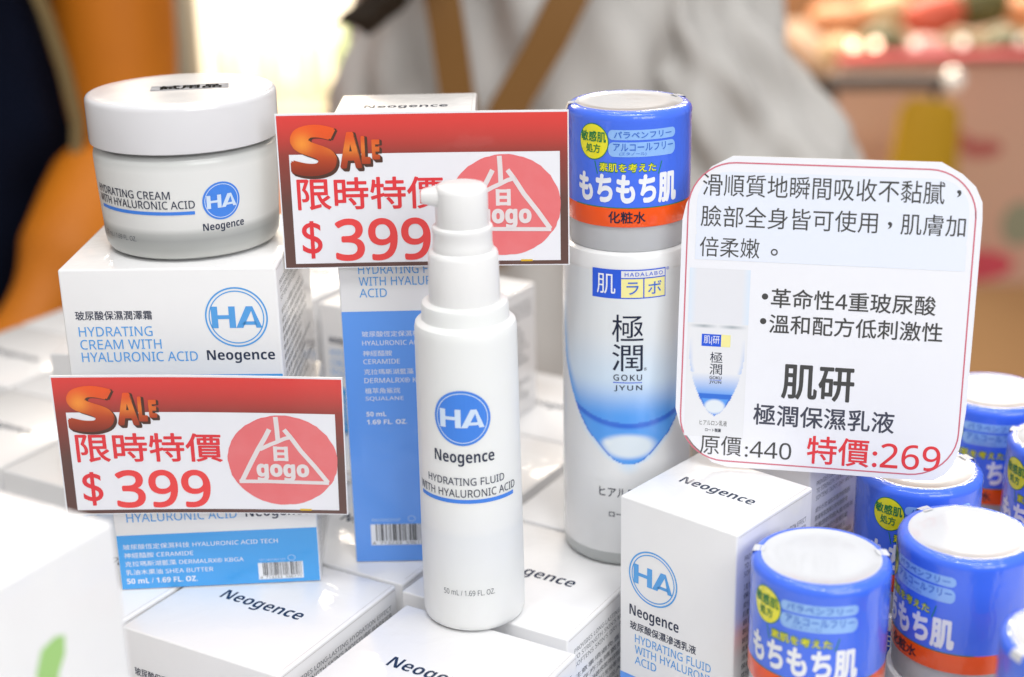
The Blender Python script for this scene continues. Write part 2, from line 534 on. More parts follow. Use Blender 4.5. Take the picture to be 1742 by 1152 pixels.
# ------------------------------------------------------------------ layer of flat cartons
rd = random.Random(4)
layer = {
 (0, 0): "white carton with printed top lying flat under the standing cream boxes, front left",
 (-1, 0): "white carton at the left end of the front row, beside the blurred tall carton",
 (0, 1): "white carton lying flat under the tall blue and white box",
 (-1, 1): "white carton behind the price card on the cream boxes, in the second row",
 (-2, 1): "white carton in the second row, left of the lower price card",
 (-3, 1): "leftmost white carton of the second row, cut off by the frame",
 (-4, 2): "leftmost white carton of the third row, next to the orange sleeve",
 (-3, 2): "white carton in the third row, in front of the small box at left",
 (0, 2): "white carton in the third row, between the tall blue box and the lotion bottle",
 (0, 3): "white carton under the beige sided box behind the pump bottle",
}
HID = "white carton in the rear of the flat layer, almost hidden by standing boxes"
proto = cream_box("x", (0, 0, -CH), GA, CW, CW, "white cartons laid flat in a layer", True, False, True, 2)
used = False
def lay(u, v, label, rz=0):
    global used
    t = proto if not used else copy_tree(proto)
    used = True
    p = cell(u, v)
    t.location = Vector((p.x, p.y, -CH)) * S
    t.rotation_euler = (0, 0, GA + rz)
    t["label"] = label
    return t
for i in range(-4, 1):
    for j in range(4):
        if j == 0 and i < -1 or (i, j) == (0, 0) or (i, j) in ((-4, 0), (-4, 1)):
            continue
        lay(-3.2 + 6.62 * i + rd.uniform(-.05, .05), 3.2 + 6.6 * j + rd.uniform(-.08, .08), layer.get((i, j), HID), R(rd.uniform(-.7, .7)))
lay(-3.2, 3.2, layer[(0, 0)], R(1.2))
lay(4.20, 2.42, "white carton in front of the pump bottle, at the bottom edge of the photo", R(0.3))
lay(3.55, 9.45, "white carton between the pump bottle and the lotion bottle, fine print on its side", R(-0.4))
lay(3.7, 16.1, "white carton under the lotion bottle", R(0.3))

# ------------------------------------------------------------------ standing cream boxes
a1 = R(2.9)
cream_box("lower white and blue cream box of the stack, barcode at its corner", (-10.25, 49.55, 0.01), a1, 6.75, 6.5, "standing cream boxes", seed=1)
cream_box("upper white cream box of the stack, carrying the glass jar", (-10.78, 49.55, CH + 0.03), R(-1.8), 6.95, 6.5, "standing cream boxes", seed=3)
p = Vector((1.04, 61.9, 0)) - gu * 3.25 - gv * 3.25
cream_box("out of focus cream box behind the pump bottle, beige printed side turned to the right", (p.x, p.y, 0.01), GA, 6.5, 6.5, "standing cream boxes", seed=5)
q = p - gu * 7.0 + gv * 0.2
cream_box("out of focus white box between the cream stack and the tall blue box", (q.x, q.y, 0.01), GA, 6.5, 6.5, "standing cream boxes", seed=6)
a4 = R(-12)
c4 = Vector((-17.5, 54.35, 0)) + Vector((math.cos(a4), math.sin(a4), 0)) * 3.25 + Vector((-math.sin(a4), math.cos(a4), 0)) * 3.25
cream_box("small white box peeking out left behind the upper cream box", (c4.x, c4.y, 0.01), a4, 6.5, 6.5, "standing cream boxes", seed=7)

# ------------------------------------------------------------------ tall fluid cartons
def fluid_box(label, base, rz, wd=4.6, dp=4.4, h=15.6, whole=True, seed=1):
    t = thing("hydrating_fluid_box", label, "box", base, rz, "tall fluid boxes")
    f = front(wd, dp)
    mb = MB()
    box(mb, -wd / 2, -dp / 2, 0, wd / 2, dp / 2, h, carton_m, 0.07, 3)
    k = wd / 4.6
    emblem_lines(t, f, 1.38 * k, h - 2.55, 0.95, ctext_m)
    brand(t, f, 0.42 * k, h - 4.22, 2.45 * k, navy_m, h=0.50)
    pr(mb, text("玻尿酸保濕滲透乳液", 0.45 * k, h - 4.62, 3.15 * k, h - 4.32, 0.012), f, navy_m)
    for s_, x1, y0 in (("HYDRATING FLUID", 3.75, 5.06), ("WITH HYALURONIC", 3.95, 5.46), ("ACID", 1.56, 5.86)):
        pr(mb, text(s_, 0.66 * k, h - y0, x1 * k, h - y0 + 0.30, 0.004), f, ctext_m)
    fine_print(mb, right(wd, dp), dp, h - 0.3, seed)
    seam(mb, wd, dp, h)
    b = MB()
    pr(b, rect(0.03, 0.03, wd - 0.03, h - 6.35), f, fband_m, 0.004)
    for s_, x1, y0, hh, bo in (("玻尿酸恆定保濕科技", 2.80, 8.36, .20, 0), ("HYALURONIC ACID TECH", 3.4, 8.06, .17, 0), ("神經醯胺", 1.63, 7.68, .20, 0), ("CERAMIDE", 1.88, 7.40, .17, 0),
                       ("克拉瑪斯湖藍藻", 2.32, 7.02, .20, 0), ("DERMALRX® KBGA", 2.95, 6.72, .18, 0), ("植萃角鯊烷", 1.84, 6.34, .20, 0), ("SQUALANE", 1.94, 6.06, .17, 0),
                       ("50 mL", 1.33, 5.51, .17, .012), ("1.69 FL. OZ.", 2.02, 5.22, .17, .012)):
        pr(b, text(s_, 0.66 * k, y0, x1 * k, y0 + hh, 0, res=3, heavy=bo > 0), f, white_ink_m, 0.008)
    pr(b, text("PA1HAE2H2P", 0.65, 1.57, 1.62, 1.68, res=2), f, pale_ink_m, 0.008)
    pr(b, ring(2.02, 1.66, 0.13, 0.11, 0.02), f, pale_ink_m, 0.008)
    panel = b.build("blue_panel", t)
    b = MB()
    pr(b, rect(0.58, 0.66, 2.62, 1.46), f, white_ink_m, 0.008)
    pr(b, barcode(0.76, 0.82, 2.54, 1.46, 9), f, black_m, 0.012)
    pr(b, text("4  713233  596160", 0.62, 0.68, 2.54, 0.79, res=2), f, black_m, 0.012)
    b.build("barcode_label", panel)
    mb.build("carton", t, 40)
    brand(t, top(wd, dp, h), wd / 2 - 1.38, dp / 2 - 0.3, wd / 2 + 1.38, foil_m, h=0.58)
    return t
fluid_box("tall white and blue box standing behind the upper sale card", (-3.32, 49.95, 0.01), R(-0.3))
RU = R(-42.0)
ru = Vector((math.cos(RU), math.sin(RU), 0)); rv = Vector((-math.sin(RU), math.cos(RU), 0))
p = Vector((3.30, 43.75, 0)) + ru * 2.2 + rv * 2.15
fluid_box("tall white box at the front right, printed top below the rounded price card", (p.x, p.y, TABLE + 0.01), RU, 4.4, 4.3, 15.99, seed=2)
q = Vector((9.75, 45.95, 0)) - ru * 2.2 + rv * 2.15
fluid_box("tall shaded box between the front white box and the blue caps, its side text showing", (q.x, q.y, TABLE + 0.01), RU, 4.4, 4.3, 15.99, seed=4)

# ------------------------------------------------------------------ blurred carton in the left foreground
ga = R(-30.5)
fu = Vector((math.cos(ga), math.sin(ga), 0)); fv = Vector((-math.sin(ga), math.cos(ga), 0))
K = Vector((-9.75, 33.45, 0)); FW = 9.0
p = K - fu * FW / 2 - fv * FW / 2
t = thing("white_carton", "large blurred white carton in the left foreground with a green leaf on its side", "box", (p.x, p.y, TABLE + 0.01), ga)
mb = MB(); box(mb, -FW / 2, -FW / 2, 0, FW / 2, FW / 2, 8.85 - TABLE, carton_m, 0.12, 3); mb.build("carton", t, 40)
mb = MB(); fr = right(FW, FW); hz = 8.85 - TABLE
leaf = [(6.1, hz - 3.3), (6.05, hz - 2.7), (6.3, hz - 2.15), (6.75, hz - 2.02), (7.05, hz - 2.12), (6.98, hz - 2.6), (6.72, hz - 3.0), (6.55, hz - 3.6), (6.3, hz - 3.7)]
pr(mb, (leaf, [list(range(len(leaf)))]), fr, mat("leaf_green_ink", (0.36, 0.62, 0.20), 0.4)); mb.build("leaf_print", t)

# ------------------------------------------------------------------ cream jar
t = thing("cream_jar", "white lidded frosted glass cream jar standing on the box stack", "jar", (-10.6, 49.65, 2 * CH + 0.05), R(12))
JB = 11.35
def jr(z):                                           # outer radius by height above the jar's foot
    return 2.885 + 0.075 * max(0, min(1, (z - 0.98) / 1.32))
mb = MB()
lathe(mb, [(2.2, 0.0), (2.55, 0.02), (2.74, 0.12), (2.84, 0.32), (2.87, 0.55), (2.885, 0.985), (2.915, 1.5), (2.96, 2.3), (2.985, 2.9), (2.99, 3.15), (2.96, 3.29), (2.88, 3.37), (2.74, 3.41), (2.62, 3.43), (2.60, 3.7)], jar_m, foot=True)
fj = lambda th, z, e: ((jr(z - JB) + e) * math.sin(R(th)), -(jr(z - JB) + e) * math.cos(R(th)), z - JB)
mb2 = mb
J0 = 12.0                                            # the jar is turned: print angles are kept as seen
fja = lambda th, z, e: fj(th - J0, z, e)
prc(mb, text("HYDRATING CREAM", -61, 13.46, -0.5, 13.72, 0.006), fja, navy_m, 0.012)
prc(mb, text("WITH HYALURONIC ACID", -61, 13.14, 14, 13.40, 0.006), fja, navy_m, 0.012)
prc(mb, text("50 mL / 1.69 FL. OZ.", -60, 12.02, -27, 12.18), fja, grey_ink_m, 0.012)
prc(mb, rect(-59, 12.94, 13.7, 13.05), fja, emblem_m, 0.012)
mb.build("jar_body", t, 35)
mb = MB()
prc(mb, disc(30.8, 13.29, 12.2, 0.62), fja, emblem_m, 0.012)
prc(mb, ring(30.8, 13.29, 10.9, 0.555, 0.4), fja, emblem_pale_m, 0.017)
letters_ha(mb, fja, 21.2, 13.07, 40.4, 13.50, emblem_pale_m, 0.018, lambda s_: cut(s_, 5))
mb.build("round_emblem", t)
mb = MB(); prc(mb, text("Neogence", 17.8, 12.28, 45.3, 12.60, 0, 0, 5, 1.0, True), fja, navy_m, 0.012); mb.build("brand_lettering", t)
lid = MB()
lathe(lid, [(2.7, 3.53), (3.0, 3.53), (3.05, 3.56), (3.065, 3.65), (3.07, 4.86), (3.06, 4.95), (3.02, 5.02), (2.95, 5.06), (2.86, 5.075), (2.4, 5.085), (1.2, 5.09), (0.0005, 5.09)], lid_m)
lidob = lid.build("lid", t, 40)
mb = MB()
def flid(a, b, e):
    return (a, b, 5.092 + e)
pr(mb, rect(-1.25, -0.42, 1.25, 0.42, 6, 1), flid, tape_m, 0.006)
pr(mb, text("試用品", -0.95, -0.30, 1.0, 0.32, 0.035), flid, mat("label_black", (0.004, 0.004, 0.004), 0.8, spec=0.05), 0.012)
mb.build("tape_label", lidob, loc=(0.3, 0.05, 0), rot=(0, 0, R(-3)))

# ------------------------------------------------------------------ pump bottle
t = thing("pump_bottle", "frosted pump bottle with white head standing in front of the sale cards", "bottle", (-1.42, 44.4, 0.02), R(-1.5))
mb = MB()
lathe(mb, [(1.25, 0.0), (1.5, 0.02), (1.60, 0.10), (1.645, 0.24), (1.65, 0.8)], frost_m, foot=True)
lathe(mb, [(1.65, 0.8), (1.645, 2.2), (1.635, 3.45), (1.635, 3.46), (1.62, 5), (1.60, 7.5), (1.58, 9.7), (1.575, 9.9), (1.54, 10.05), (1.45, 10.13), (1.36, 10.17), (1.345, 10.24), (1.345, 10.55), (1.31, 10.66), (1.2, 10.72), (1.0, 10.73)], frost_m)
fb = lambda th, z, e: ((1.66 - 0.0075 * z + e) * math.sin(R(th)), -(1.66 - 0.0075 * z + e) * math.cos(R(th)), z)
prc(mb, text("HYDRATING FLUID", -49.5, 5.18, 43, 5.43, 0.004), fb, navy_m, 0.008)
prc(mb, text("WITH HYALURONIC ACID", -66, 4.78, 60, 5.04, 0.004), fb, navy_m, 0.008)
prc(mb, rect(-64, 4.57, 57, 4.70), fb, emblem_m, 0.008)
prc(mb, text("50 mL / 1.69 FL. OZ.", -32, 1.36, 26.5, 1.55), fb, grey_ink_m, 0.008)
mb.build("bottle_body", t, 35)
mb = MB()
prc(mb, disc(-4.2, 7.41, 32, 0.90), fb, emblem_m, 0.008)
prc(mb, ring(-4.2, 7.41, 29, 0.82, 0.9), fb, emblem_pale_m, 0.012)
letters_ha(mb, fb, -29, 7.10, 20.5, 7.70, emblem_pale_m, 0.013, lambda s_: cut(s_, 5))
mb.build("round_emblem", t)
mb = MB(); prc(mb, text("Neogence", -38.3, 5.82, 31, 6.32, 0, 0, 5, 1.0, True), fb, navy_m, 0.008); mb.build("brand_lettering", t)
mb = MB()
lathe(mb, [(1.09, 10.62), (1.10, 10.7), (1.09, 11.3), (1.065, 12.15), (1.04, 12.24), (0.97, 12.30), (0.90, 12.31)], pump_m)
mb.build("collar", t, 35)
mb = MB()
lathe(mb, [(0.905, 12.3), (0.925, 12.4), (0.90, 12.5), (0.90, 12.86), (0.93, 12.95), (0.91, 13.03), (0.82, 13.07), (0.7, 13.08)], pump_m)
mb.build("pump_ring", t, 35)
mb = MB()
lathe(mb, [(0.78, 13.05), (0.80, 13.1), (0.795, 14.1), (0.77, 14.22), (0.68, 14.30), (0.4, 14.33), (0.0005, 14.335)], pump_m)
# spout: a flattened beak leaving the head
sp = []
ns = 16
secs = [(0.3, 0.62, 0.335, 13.93), (-0.3, 0.60, 0.33, 13.935), (-0.8, 0.40, 0.28, 13.95), (-1.10, 0.30, 0.215, 13.95), (-1.20, 0.24, 0.17, 13.95)]
for x, hy, hz_, zc in secs:
    for i in range(ns):
        a = 2 * math.pi * i / ns
        ca, sa = math.cos(a), math.sin(a)
        sp.append((x, math.copysign(abs(ca) ** 0.6, ca) * hy, zc + math.copysign(abs(sa) ** 0.6, sa) * hz_))
fs = [[k * ns + i, k * ns + (i + 1) % ns, (k + 1) * ns + (i + 1) % ns, (k + 1) * ns + i] for k in range(len(secs) - 1) for i in range(ns)]
fs.append(list(range((len(secs) - 1) * ns, len(secs) * ns)))
mb.add(sp, fs, pump_m)
mb.build("pump_head", t, 40)

# ------------------------------------------------------------------ lotion bottles
def lotion_colour(th, z):
    """printed drop: white, deepening to blue towards the lower lens"""
    white = (0.77, 0.78, 0.79)
    key = [(3.86, 0), (4.15, 17), (4.55, 27), (4.9, 37), (5.5, 48), (6.2, 58), (7.2, 70), (8.2, 74), (9.2, 74), (10, 68), (10.6, 60)]
    x = abs(th + 3.6)
    if z < 3.86 or z > 10.6:
        d = -1
        hw = 0
    else:
        for (z0, w0), (z1, w1) in zip(key, key[1:]):
            if z0 <= z <= z1:
                hw = w0 + (w1 - w0) * (z - z0) / (z1 - z0)
                if z < 4.15:
                    hw = 17 * math.sqrt((z - 3.86) / 0.29)
        d = (hw - x) / 25.6                        # about centimetres inside the outline
    def mix(a, b, f):
        f = max(0, min(1, f)); f = f * f * (3 - 2 * f)
        return tuple(p_ + (q_ - p_) * f for p_, q_ in zip(a, b))
    deep, mid, pale = (0.02, 0.13, 0.66), (0.08, 0.33, 0.85), (0.60, 0.73, 0.87)
    if d < 0:
        g = max(0, 1 + d / 0.35) * max(0, min(1, (6.5 - z) / 2)) if z > 3.3 else 0
        if z < 3.86:
            g = max(0, 1 - math.hypot((3.86 - z), x / 30) / 0.5)
        return mix(white, (0.55, 0.74, 0.92), g * 0.7)
    # vertical body tone
    c = mix(mid, pale, (z - 5.5) / 1.5)
    c = mix(c, (0.74, 0.77, 0.79), (z - 6.6) / 2.2)
    edge = max(0, 1 - d / 0.45)
    c = mix(c, mix(mid, (0.35, 0.60, 0.90), (z - 6) / 3), edge * (1 if z < 8 else max(0, 1 - (z - 8) / 2)))
    # the lens of liquid at the bottom
    zl = 5.25 + 0.30 * (x / 45) ** 2 * 1.2
    if z < zl + 0.12:
        c = mix(deep, mid, abs(z - zl) / 0.28)
        if z < zl:
            r_ = math.hypot(x / 30, (z - 4.52) / 0.56)
            c = mix((0.72, 0.80, 0.87), mid, (r_ - 0.55) / 0.42)
            c = mix(c, deep, max(0, 1 - (zl - z) / 0.16))
            c = mix(c, deep, max(0, 1 - d / 0.11))
            c = mix(c, (0.80, 0.86, 0.90), max(0, 0.9 - math.hypot((th + 22) / 7, (z - 4.62) / 0.22)))
    elif z < zl + 0.6:
        c = mix(c, mid, 0.3 * (1 - (z - zl) / 0.6))
    return c

LH = 15.8
def make_lotion():
    t = thing("lotion_bottle", "x", "bottle", (0, 0, 0), 0, "lotion bottles with blue wrapped caps")
    mb = MB()
    lathe(mb, [(1.9, 0.0), (2.12, 0.02), (2.2, 0.1), (2.235, 0.25), (2.24, 0.5)], rim_m, foot=True)
    mb.build("base_rim", t, 40)
    mb = MB()
    lathe(mb, [(2.0, 0.502), (2.24, 0.502), (2.25, 0.55), (2.25, 3), (2.23, 8), (2.20, 10.3), (2.16, 10.95), (2.10, 11.13), (1.98, 11.2), (1.8, 11.21)], lotion_m)
    rl = lambda z: 2.25 if z < 3 else (2.25 - 0.02 * (z - 3) / 5 if z < 8 else 2.23 - 0.03 * (z - 8) / 2.3)
    fl = lambda th, z, e: ((rl(z) + e) * math.sin(R(th)), -(rl(z) + e) * math.cos(R(th)), z)
    fla = lambda th, z, e: fl(th, z, e)
    pr(mb, rect(-84, 3.2, 77, 10.62, 150, 170), fla, lotion_print_m, 0.004, lotion_colour)
    for s_, x0, y0, x1, y1, bo in (("極", -18.3, 8.24, 8.4, 9.18, 0.0), ("潤", -18.0, 7.22, 7.9, 8.16, 0.0), ("GOKU", -16.8, 6.89, 7.3, 7.10, 0.012), ("JYUN", -16.0, 6.51, 7.4, 6.72, 0.012)):
        prc(mb, text(s_, x0, y0, x1, y1, bo, 0, 4, 1.25), fla, kanji_m, 0.010)
    prc(mb, text("®", 9.0, 7.23, 11.5, 7.34), fla, kanji_m, 0.010)
    prc(mb, rect(-17.2, 6.80, 7.3, 6.83), fla, logo_blue_m, 0.010)
    prc(mb, text("ヒアルロン液", -29.5, 2.62, 21, 3.00, 0.005), fla, kanji_m, 0.008)
    prc(mb, text("ロート製薬", -20.5, 1.88, 12, 2.11, 0.012), fla, kanji_m, 0.008)
    mb.build("bottle_body", t, 35)
    mb = MB()
    prc(mb, rect(-36.4, 9.72, 28.3, 10.70), fla, logo_blue_m, 0.008)
    prc(mb, rect(-10.6, 10.43, 27.5, 10.66), fla, lotion_m, 0.012)
    prc(mb, rect(-10.6, 9.76, 7.9, 10.39), fla, logo_yellow_m, 0.012)
    prc(mb, rect(9.0, 9.76, 27.5, 10.39), fla, logo_yellow_m, 0.012)
    prc(mb, text("HADALABO", -7.6, 10.48, 25.4, 10.61, 0.006, 0, 3, 1.2), fla, logo_blue_m, 0.016)
    prc(mb, text("ラ", -6, 9.87, 4, 10.28, 0.008), fla, pill_ink_m, 0.016)
    prc(mb, text("ボ", 12.2, 9.86, 24.2, 10.29, 0.008), fla, pill_ink_m, 0.016)
    prc(mb, text("肌", -32, 9.87, -15.5, 10.54, 0.0), fla, capwhite_m, 0.016)
    prc(mb, text("®", 29.2, 10.60, 32, 10.70), fla, logo_blue_m, 0.012)
    mb.build("logo", t)
    mb = MB()
    lathe(mb, [(1.8, 11.15), (1.94, 11.22), (1.97, 11.3), (1.97, 12.1)], collar_m)
    mb.build("collar", t, 40)
    mb = MB()
    CR = 2.03
    lathe(mb, [(1.9, 12.06), (CR - 0.01, 12.06), (CR + 0.005, 12.1), (CR, 12.70)], orange_film_m)
    lathe(mb, [(CR, 12.70), (CR, 15.38), (CR + 0.012, 15.48), (CR + 0.005, 15.58), (CR - 0.04, 15.68), (CR - 0.13, 15.75), (CR - 0.25, 15.78), (CR - 0.30, 15.765)], blue_film_m)
    fc = lambda th, z, e: ((CR + e) * math.sin(R(th)), -(CR + e) * math.cos(R(th)), z)
    prc(mb, rect(-60, 12.685, 60, 12.715), fc, green_m, 0.006)
    prc(mb, text("もちもち肌", -55, 12.86, 42, 13.76, 0.045), fc, capwhite_m, 0.008)
    prc(mb, text("素肌を考えた", -32, 13.86, 20.5, 14.16, 0.05), fc, green_m, 0.007)
    prc(mb, text("素肌を考えた", -31.7, 13.88, 20.2, 14.14, 0.012), fc, yellow_m, 0.011)
    prc(mb, ([(-37.2, 14.18), (-36.3, 14.18), (-33.4, 13.77), (-34.3, 13.77)], [[0, 1, 2, 3]]), fc, green_m, 0.007)
    prc(mb, ([(25.6, 14.18), (26.5, 14.18), (23.2, 13.77), (22.3, 13.77)], [[0, 1, 2, 3]]), fc, green_m, 0.007)
    prc(mb, text("化粧水", -23, 12.20, 10.6, 12.58, 0.018), fc, kanji_m, 0.008)
    prc(mb, rrect(-23.3, 14.90, 40.8, 15.22, 0.15, 4), fc, pill_m, 0.007)
    prc(mb, rrect(-23.3, 14.36, 40.8, 14.83, 0.2, 5), fc, pill_m, 0.007)
    prc(mb, text("パラベンフリー", -18, 14.96, 36, 15.17, 0.012), fc, pill_ink_m, 0.012)
    prc(mb, text("アルコールフリー", -18.6, 14.55, 38, 14.79, 0.012), fc, pill_ink_m, 0.012)
    prc(mb, text("(エタノール)", -13, 14.39, 11, 14.52, 0.0), fc, pill_ink_m, 0.012)
    cap = mb.build("cap_film", t, 40)
    mb = MB()
    prc(mb, disc(-38.5, 14.80, 15.6, 0.585), fc, green_m, 0.007)
    prc(mb, disc(-38.5, 14.80, 14.8, 0.555), fc, yellow_m, 0.011)
    prc(mb, text("敏感肌", -52, 14.80, -25.5, 15.13, 0.022), fc, green_m, 0.016)
    prc(mb, text("処方", -46, 14.45, -31, 14.73, 0.02), fc, green_m, 0.016)
    mb.build("round_badge", cap)
    mb = MB()
    lathe(mb, [(1.73, 15.70), (1.735, 15.772), (1.70, 15.778), (1.65, 15.75), (1.2, 15.757), (0.6, 15.765), (0.0005, 15.767)], cap_top_m)
    for a0 in (18, 176):                             # tear tabs of the film
        vs = []
        for k in range(5):
            a = R(a0 + 3 * k)
            vs += [(1.64 * math.cos(a), 1.64 * math.sin(a), 15.79), (1.99 * math.cos(a), 1.99 * math.sin(a), 15.76), (2.06 * math.cos(a), 2.06 * math.sin(a), 15.56)]
        mb.add(vs, [[3 * k + j, 3 * k + 1 + j, 3 * k + 4 + j, 3 * k + 3 + j] for k in range(4) for j in (0, 1)], cap_top_m)
    mb.build("cap_top", cap, 40)
    return t
def face_cam(x, y, deg):
    return -math.atan2(x, y) + R(deg)
lp = make_lotion()
lp.location = Vector((3.97, 49.2, 0.02)) * S
lp["label"] = "tall white lotion bottle with blue drop standing between the cards, whole body visible"
def cyl_rot(x, y): return 0.0
spots = [(8.9, 39.85, -8, "blue capped bottle at the front, right beside the tall white box"),
         (13.55, 41.15, -46, "blue capped bottle turned sideways, nearest the right of the front white box"),
         (13.35, 45.9, 13, "blue capped bottle carrying the lower right corner of the rounded card"),
         (17.75, 52.4, -4, "rearmost blue capped bottle, right of the rounded card"),
         (18.95, 47.8, -14, "blue capped bottle cut off by the right edge, below the rearmost one"),
         (14.75, 35.0, 40, "blurred blue cap in the bottom right corner of the photo")]
for x, y, dg, lab in spots:
    c = copy_tree(lp)
    c.location = Vector((x, y, TABLE + 0.01)) * S
    c.rotation_euler = (0, 0, face_cam(x, y, dg))
    c["label"] = lab

# ------------------------------------------------------------------ sale cards
def sale_card(label, loc, yaw, roll, lean, wd=9.25, h=4.85, bow=0.10, sx=1.0):
    t = thing("sale_card", label, "price card", loc, 0, "red sale price cards")
    t.rotation_euler = (lean, roll, yaw)
    kx, ky = wd / 9.3, h / 4.8
    def f(a, b, e):
        x, z = a * kx, b * ky
        y = bow * math.sin(math.pi * x / wd) - bow * 0.6 * (1 - x / wd) * (1 - z / h) ** 2 * 2
        return (x - wd / 2, y - e, z)
    mb = MB()
    nx, ny = 24, 12
    vs, fs = rect(-0.01, 0.0, 9.31, 4.83, nx, ny)
    mb.add([f(a, b, 0) for a, b in vs], fs, card_m)
    mb.add([f(a, b, -0.045) for a, b in vs], [q_[::-1] for q_ in fs], card_edge_m)
    n = len(vs)
    rim = [i for i in range(nx)] + [nx + (nx + 1) * j for j in range(ny)] + [(nx + 1) * ny + i for i in range(nx, 0, -1)] + [(nx + 1) * j for j in range(ny, 0, -1)]
    off = 0
    mb.add([f(*vs[i], 0) for i in rim] + [f(*vs[i], -0.045) for i in rim],
           [[i, i + len(rim), (i + 1) % len(rim) + len(rim), (i + 1) % len(rim)] for i in range(len(rim))], card_edge_m)
    mb.build("card", t, 30)
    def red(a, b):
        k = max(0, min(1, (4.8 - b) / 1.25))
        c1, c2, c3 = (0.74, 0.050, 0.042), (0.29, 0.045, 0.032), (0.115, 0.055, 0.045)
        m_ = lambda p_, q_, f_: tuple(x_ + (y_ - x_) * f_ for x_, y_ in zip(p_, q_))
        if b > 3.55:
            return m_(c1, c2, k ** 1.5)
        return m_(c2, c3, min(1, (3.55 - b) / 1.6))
    mb = MB()
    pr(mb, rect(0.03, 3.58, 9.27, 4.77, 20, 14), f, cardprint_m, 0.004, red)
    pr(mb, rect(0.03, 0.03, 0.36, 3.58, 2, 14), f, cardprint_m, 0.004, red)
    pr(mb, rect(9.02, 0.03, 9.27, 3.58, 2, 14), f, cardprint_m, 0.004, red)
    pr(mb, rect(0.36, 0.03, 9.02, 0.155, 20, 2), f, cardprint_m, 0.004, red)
    pr(mb, rect(7.72, 0.13, 8.10, 0.19), f, mat("ochre_ink", (0.75, 0.48, 0.02), 0.4), 0.007)
    mb.build("red_border", t)
    mb = MB()
    L = [("S", 0.50, 2.98, 1.80, 4.42), ("A", 2.02, 3.18, 2.66, 4.20), ("L", 2.70, 3.30, 2.95, 4.08), ("E", 3.04, 3.42, 3.26, 3.98)]
    for k in range(7):                               # the letters' printed dark depth
        d = 0.022 * (7 - k)
        for s_, x0, y0, x1, y1 in L:
            pr(mb, text(s_, x0 + d * 0.6, y0 - d * 0.6, x1 + d * 0.5, y1 - d * 0.15, 0.035, 0, 4, 1.0, True), f, mat("sale_letter_depth", (0.075, 0.028, 0.016), 0.4, **CARD), 0.006 + 0.0006 * k)
    def flame(a, b):
        k = max(0, min(1, (4.5 - b) / 1.5))
        g = math.exp(-((a - 0.80) ** 2 / 0.10 + (b - 3.92) ** 2 / 0.10)) * 0.8
        g2 = math.exp(-((a - 2.4) ** 2 / 0.8 + (b - 3.75) ** 2 / 0.05)) * 0.5
        hot, mid, low = (0.97, 0.36, 0.04), (0.88, 0.10, 0.012), (0.24, 0.028, 0.010)
        c = tuple(x_ + (y_ - x_) * k ** 1.3 for x_, y_ in zip(mid, low))
        return tuple(x_ + (y_ - x_) * min(1, g + g2) for x_, y_ in zip(c, hot))
    for s_, x0, y0, x1, y1 in L:
        sh = text(s_, x0, y0, x1, y1, 0.035, 0, 4, 1.0, True)
        vs_, fs_ = sh[:2]
        bm = bmesh.new()
        bv = [bm.verts.new((x_, y_, 0)) for x_, y_ in vs_]
        for q_ in fs_:
            try: bm.faces.new([bv[i] for i in q_])
            except ValueError: pass
        for ax in (0, 1):
            k = 0.0
            while k < 5:
                bmesh.ops.bisect_plane(bm, geom=bm.verts[:] + bm.edges[:] + bm.faces[:], dist=1e-6, plane_co=(k, k, 0), plane_no=(1, 0, 0) if ax == 0 else (0, 1, 0))
                k += 0.12
        bm.verts.index_update()
        sh = ([(v.co.x, v.co.y) for v in bm.verts], [[v.index for v in q_.verts] for q_ in bm.faces]) + tuple(sh[2:])
        bm.free()
        pr(mb, sh, f, cardprint_m, 0.012, flame)
    mb.build("sale_lettering", t)
    mb = MB(); pr(mb, text("限時特價", 0.56, 1.86, 5.26, 2.84, 0.014), f, redtext_m, 0.006); mb.build("slogan_text", t)
    mb = MB()
    pr(mb, text("$", 0.62, 0.32, 1.26, 1.50, 0.004), f, redtext_m, 0.006)
    pr(mb, text("399", 1.72, 0.25, 4.76, 1.53, 0.02), f, redprice_m, 0.006)
    mb.build("price_text", t)
    mb = MB()
    pr(mb, disc(7.24, 1.92, 1.80, 1.58, 72, 0.008, 3), f, emblem_red_m, 0.006)
    E_ = lambda x, y: (7.24 + (x - 691) / 619 * 1.80, 1.92 + (550 - y) / 490 * 1.58)
    for pts, wd_ in (([(638, 75), (645, 200), (650, 345)], .155), ([(560, 210), (500, 310), (420, 430), (330, 580), (215, 780)], .155), ([(725, 210), (800, 300), (900, 440), (1050, 610), (1190, 785)], .15), ([(440, 430), (560, 375), (640, 345), (720, 310), (815, 285)], .13), ([(185, 785), (500, 782), (900, 787), (1200, 790)], .125)):
        pr(mb, stroke([E_(*p_) for p_ in pts], wd_), f, emblem_white_m, 0.010 + 0.0007 * len(pts))
    x0, y0 = E_(590, 555); x1, y1 = E_(755, 395)
    pr(mb, stroke([(x0 + .06, y1), (x0 + .06, y0)], .12), f, emblem_white_m, 0.010)
    pr(mb, stroke([(x1 - .06, y1), (x1 - .06, y0)], .12), f, emblem_white_m, 0.010)
    for yy in (y0 + .06, (y0 + y1) / 2, y1 - .06):
        pr(mb, stroke([(x0 + .12, yy), (x1 - .12, yy)], .10), f, emblem_white_m, 0.010)
    x0, y0 = E_(395, 775); x1, y1 = E_(975, 592)
    pr(mb, text("gogo", x0, y0, x1, y1, 0.03, 0, 4, 1.0, True), f, emblem_white_m, 0.016)
    mb.build("round_emblem", t)
    return t
sale_card("red sale card fixed to the stacked cream boxes, lower of the two at left", (-10.13, 45.5, 3.12), R(-0.3), R(1.7), R(5.8), 9.2, 5.02, 0.10)
sale_card("red sale card behind the pump head, fixed to the tall blue box", (-2.69, 47.40, 10.87), R(-1.6), R(0.1), R(0), 9.2, 5.02, 0.06)

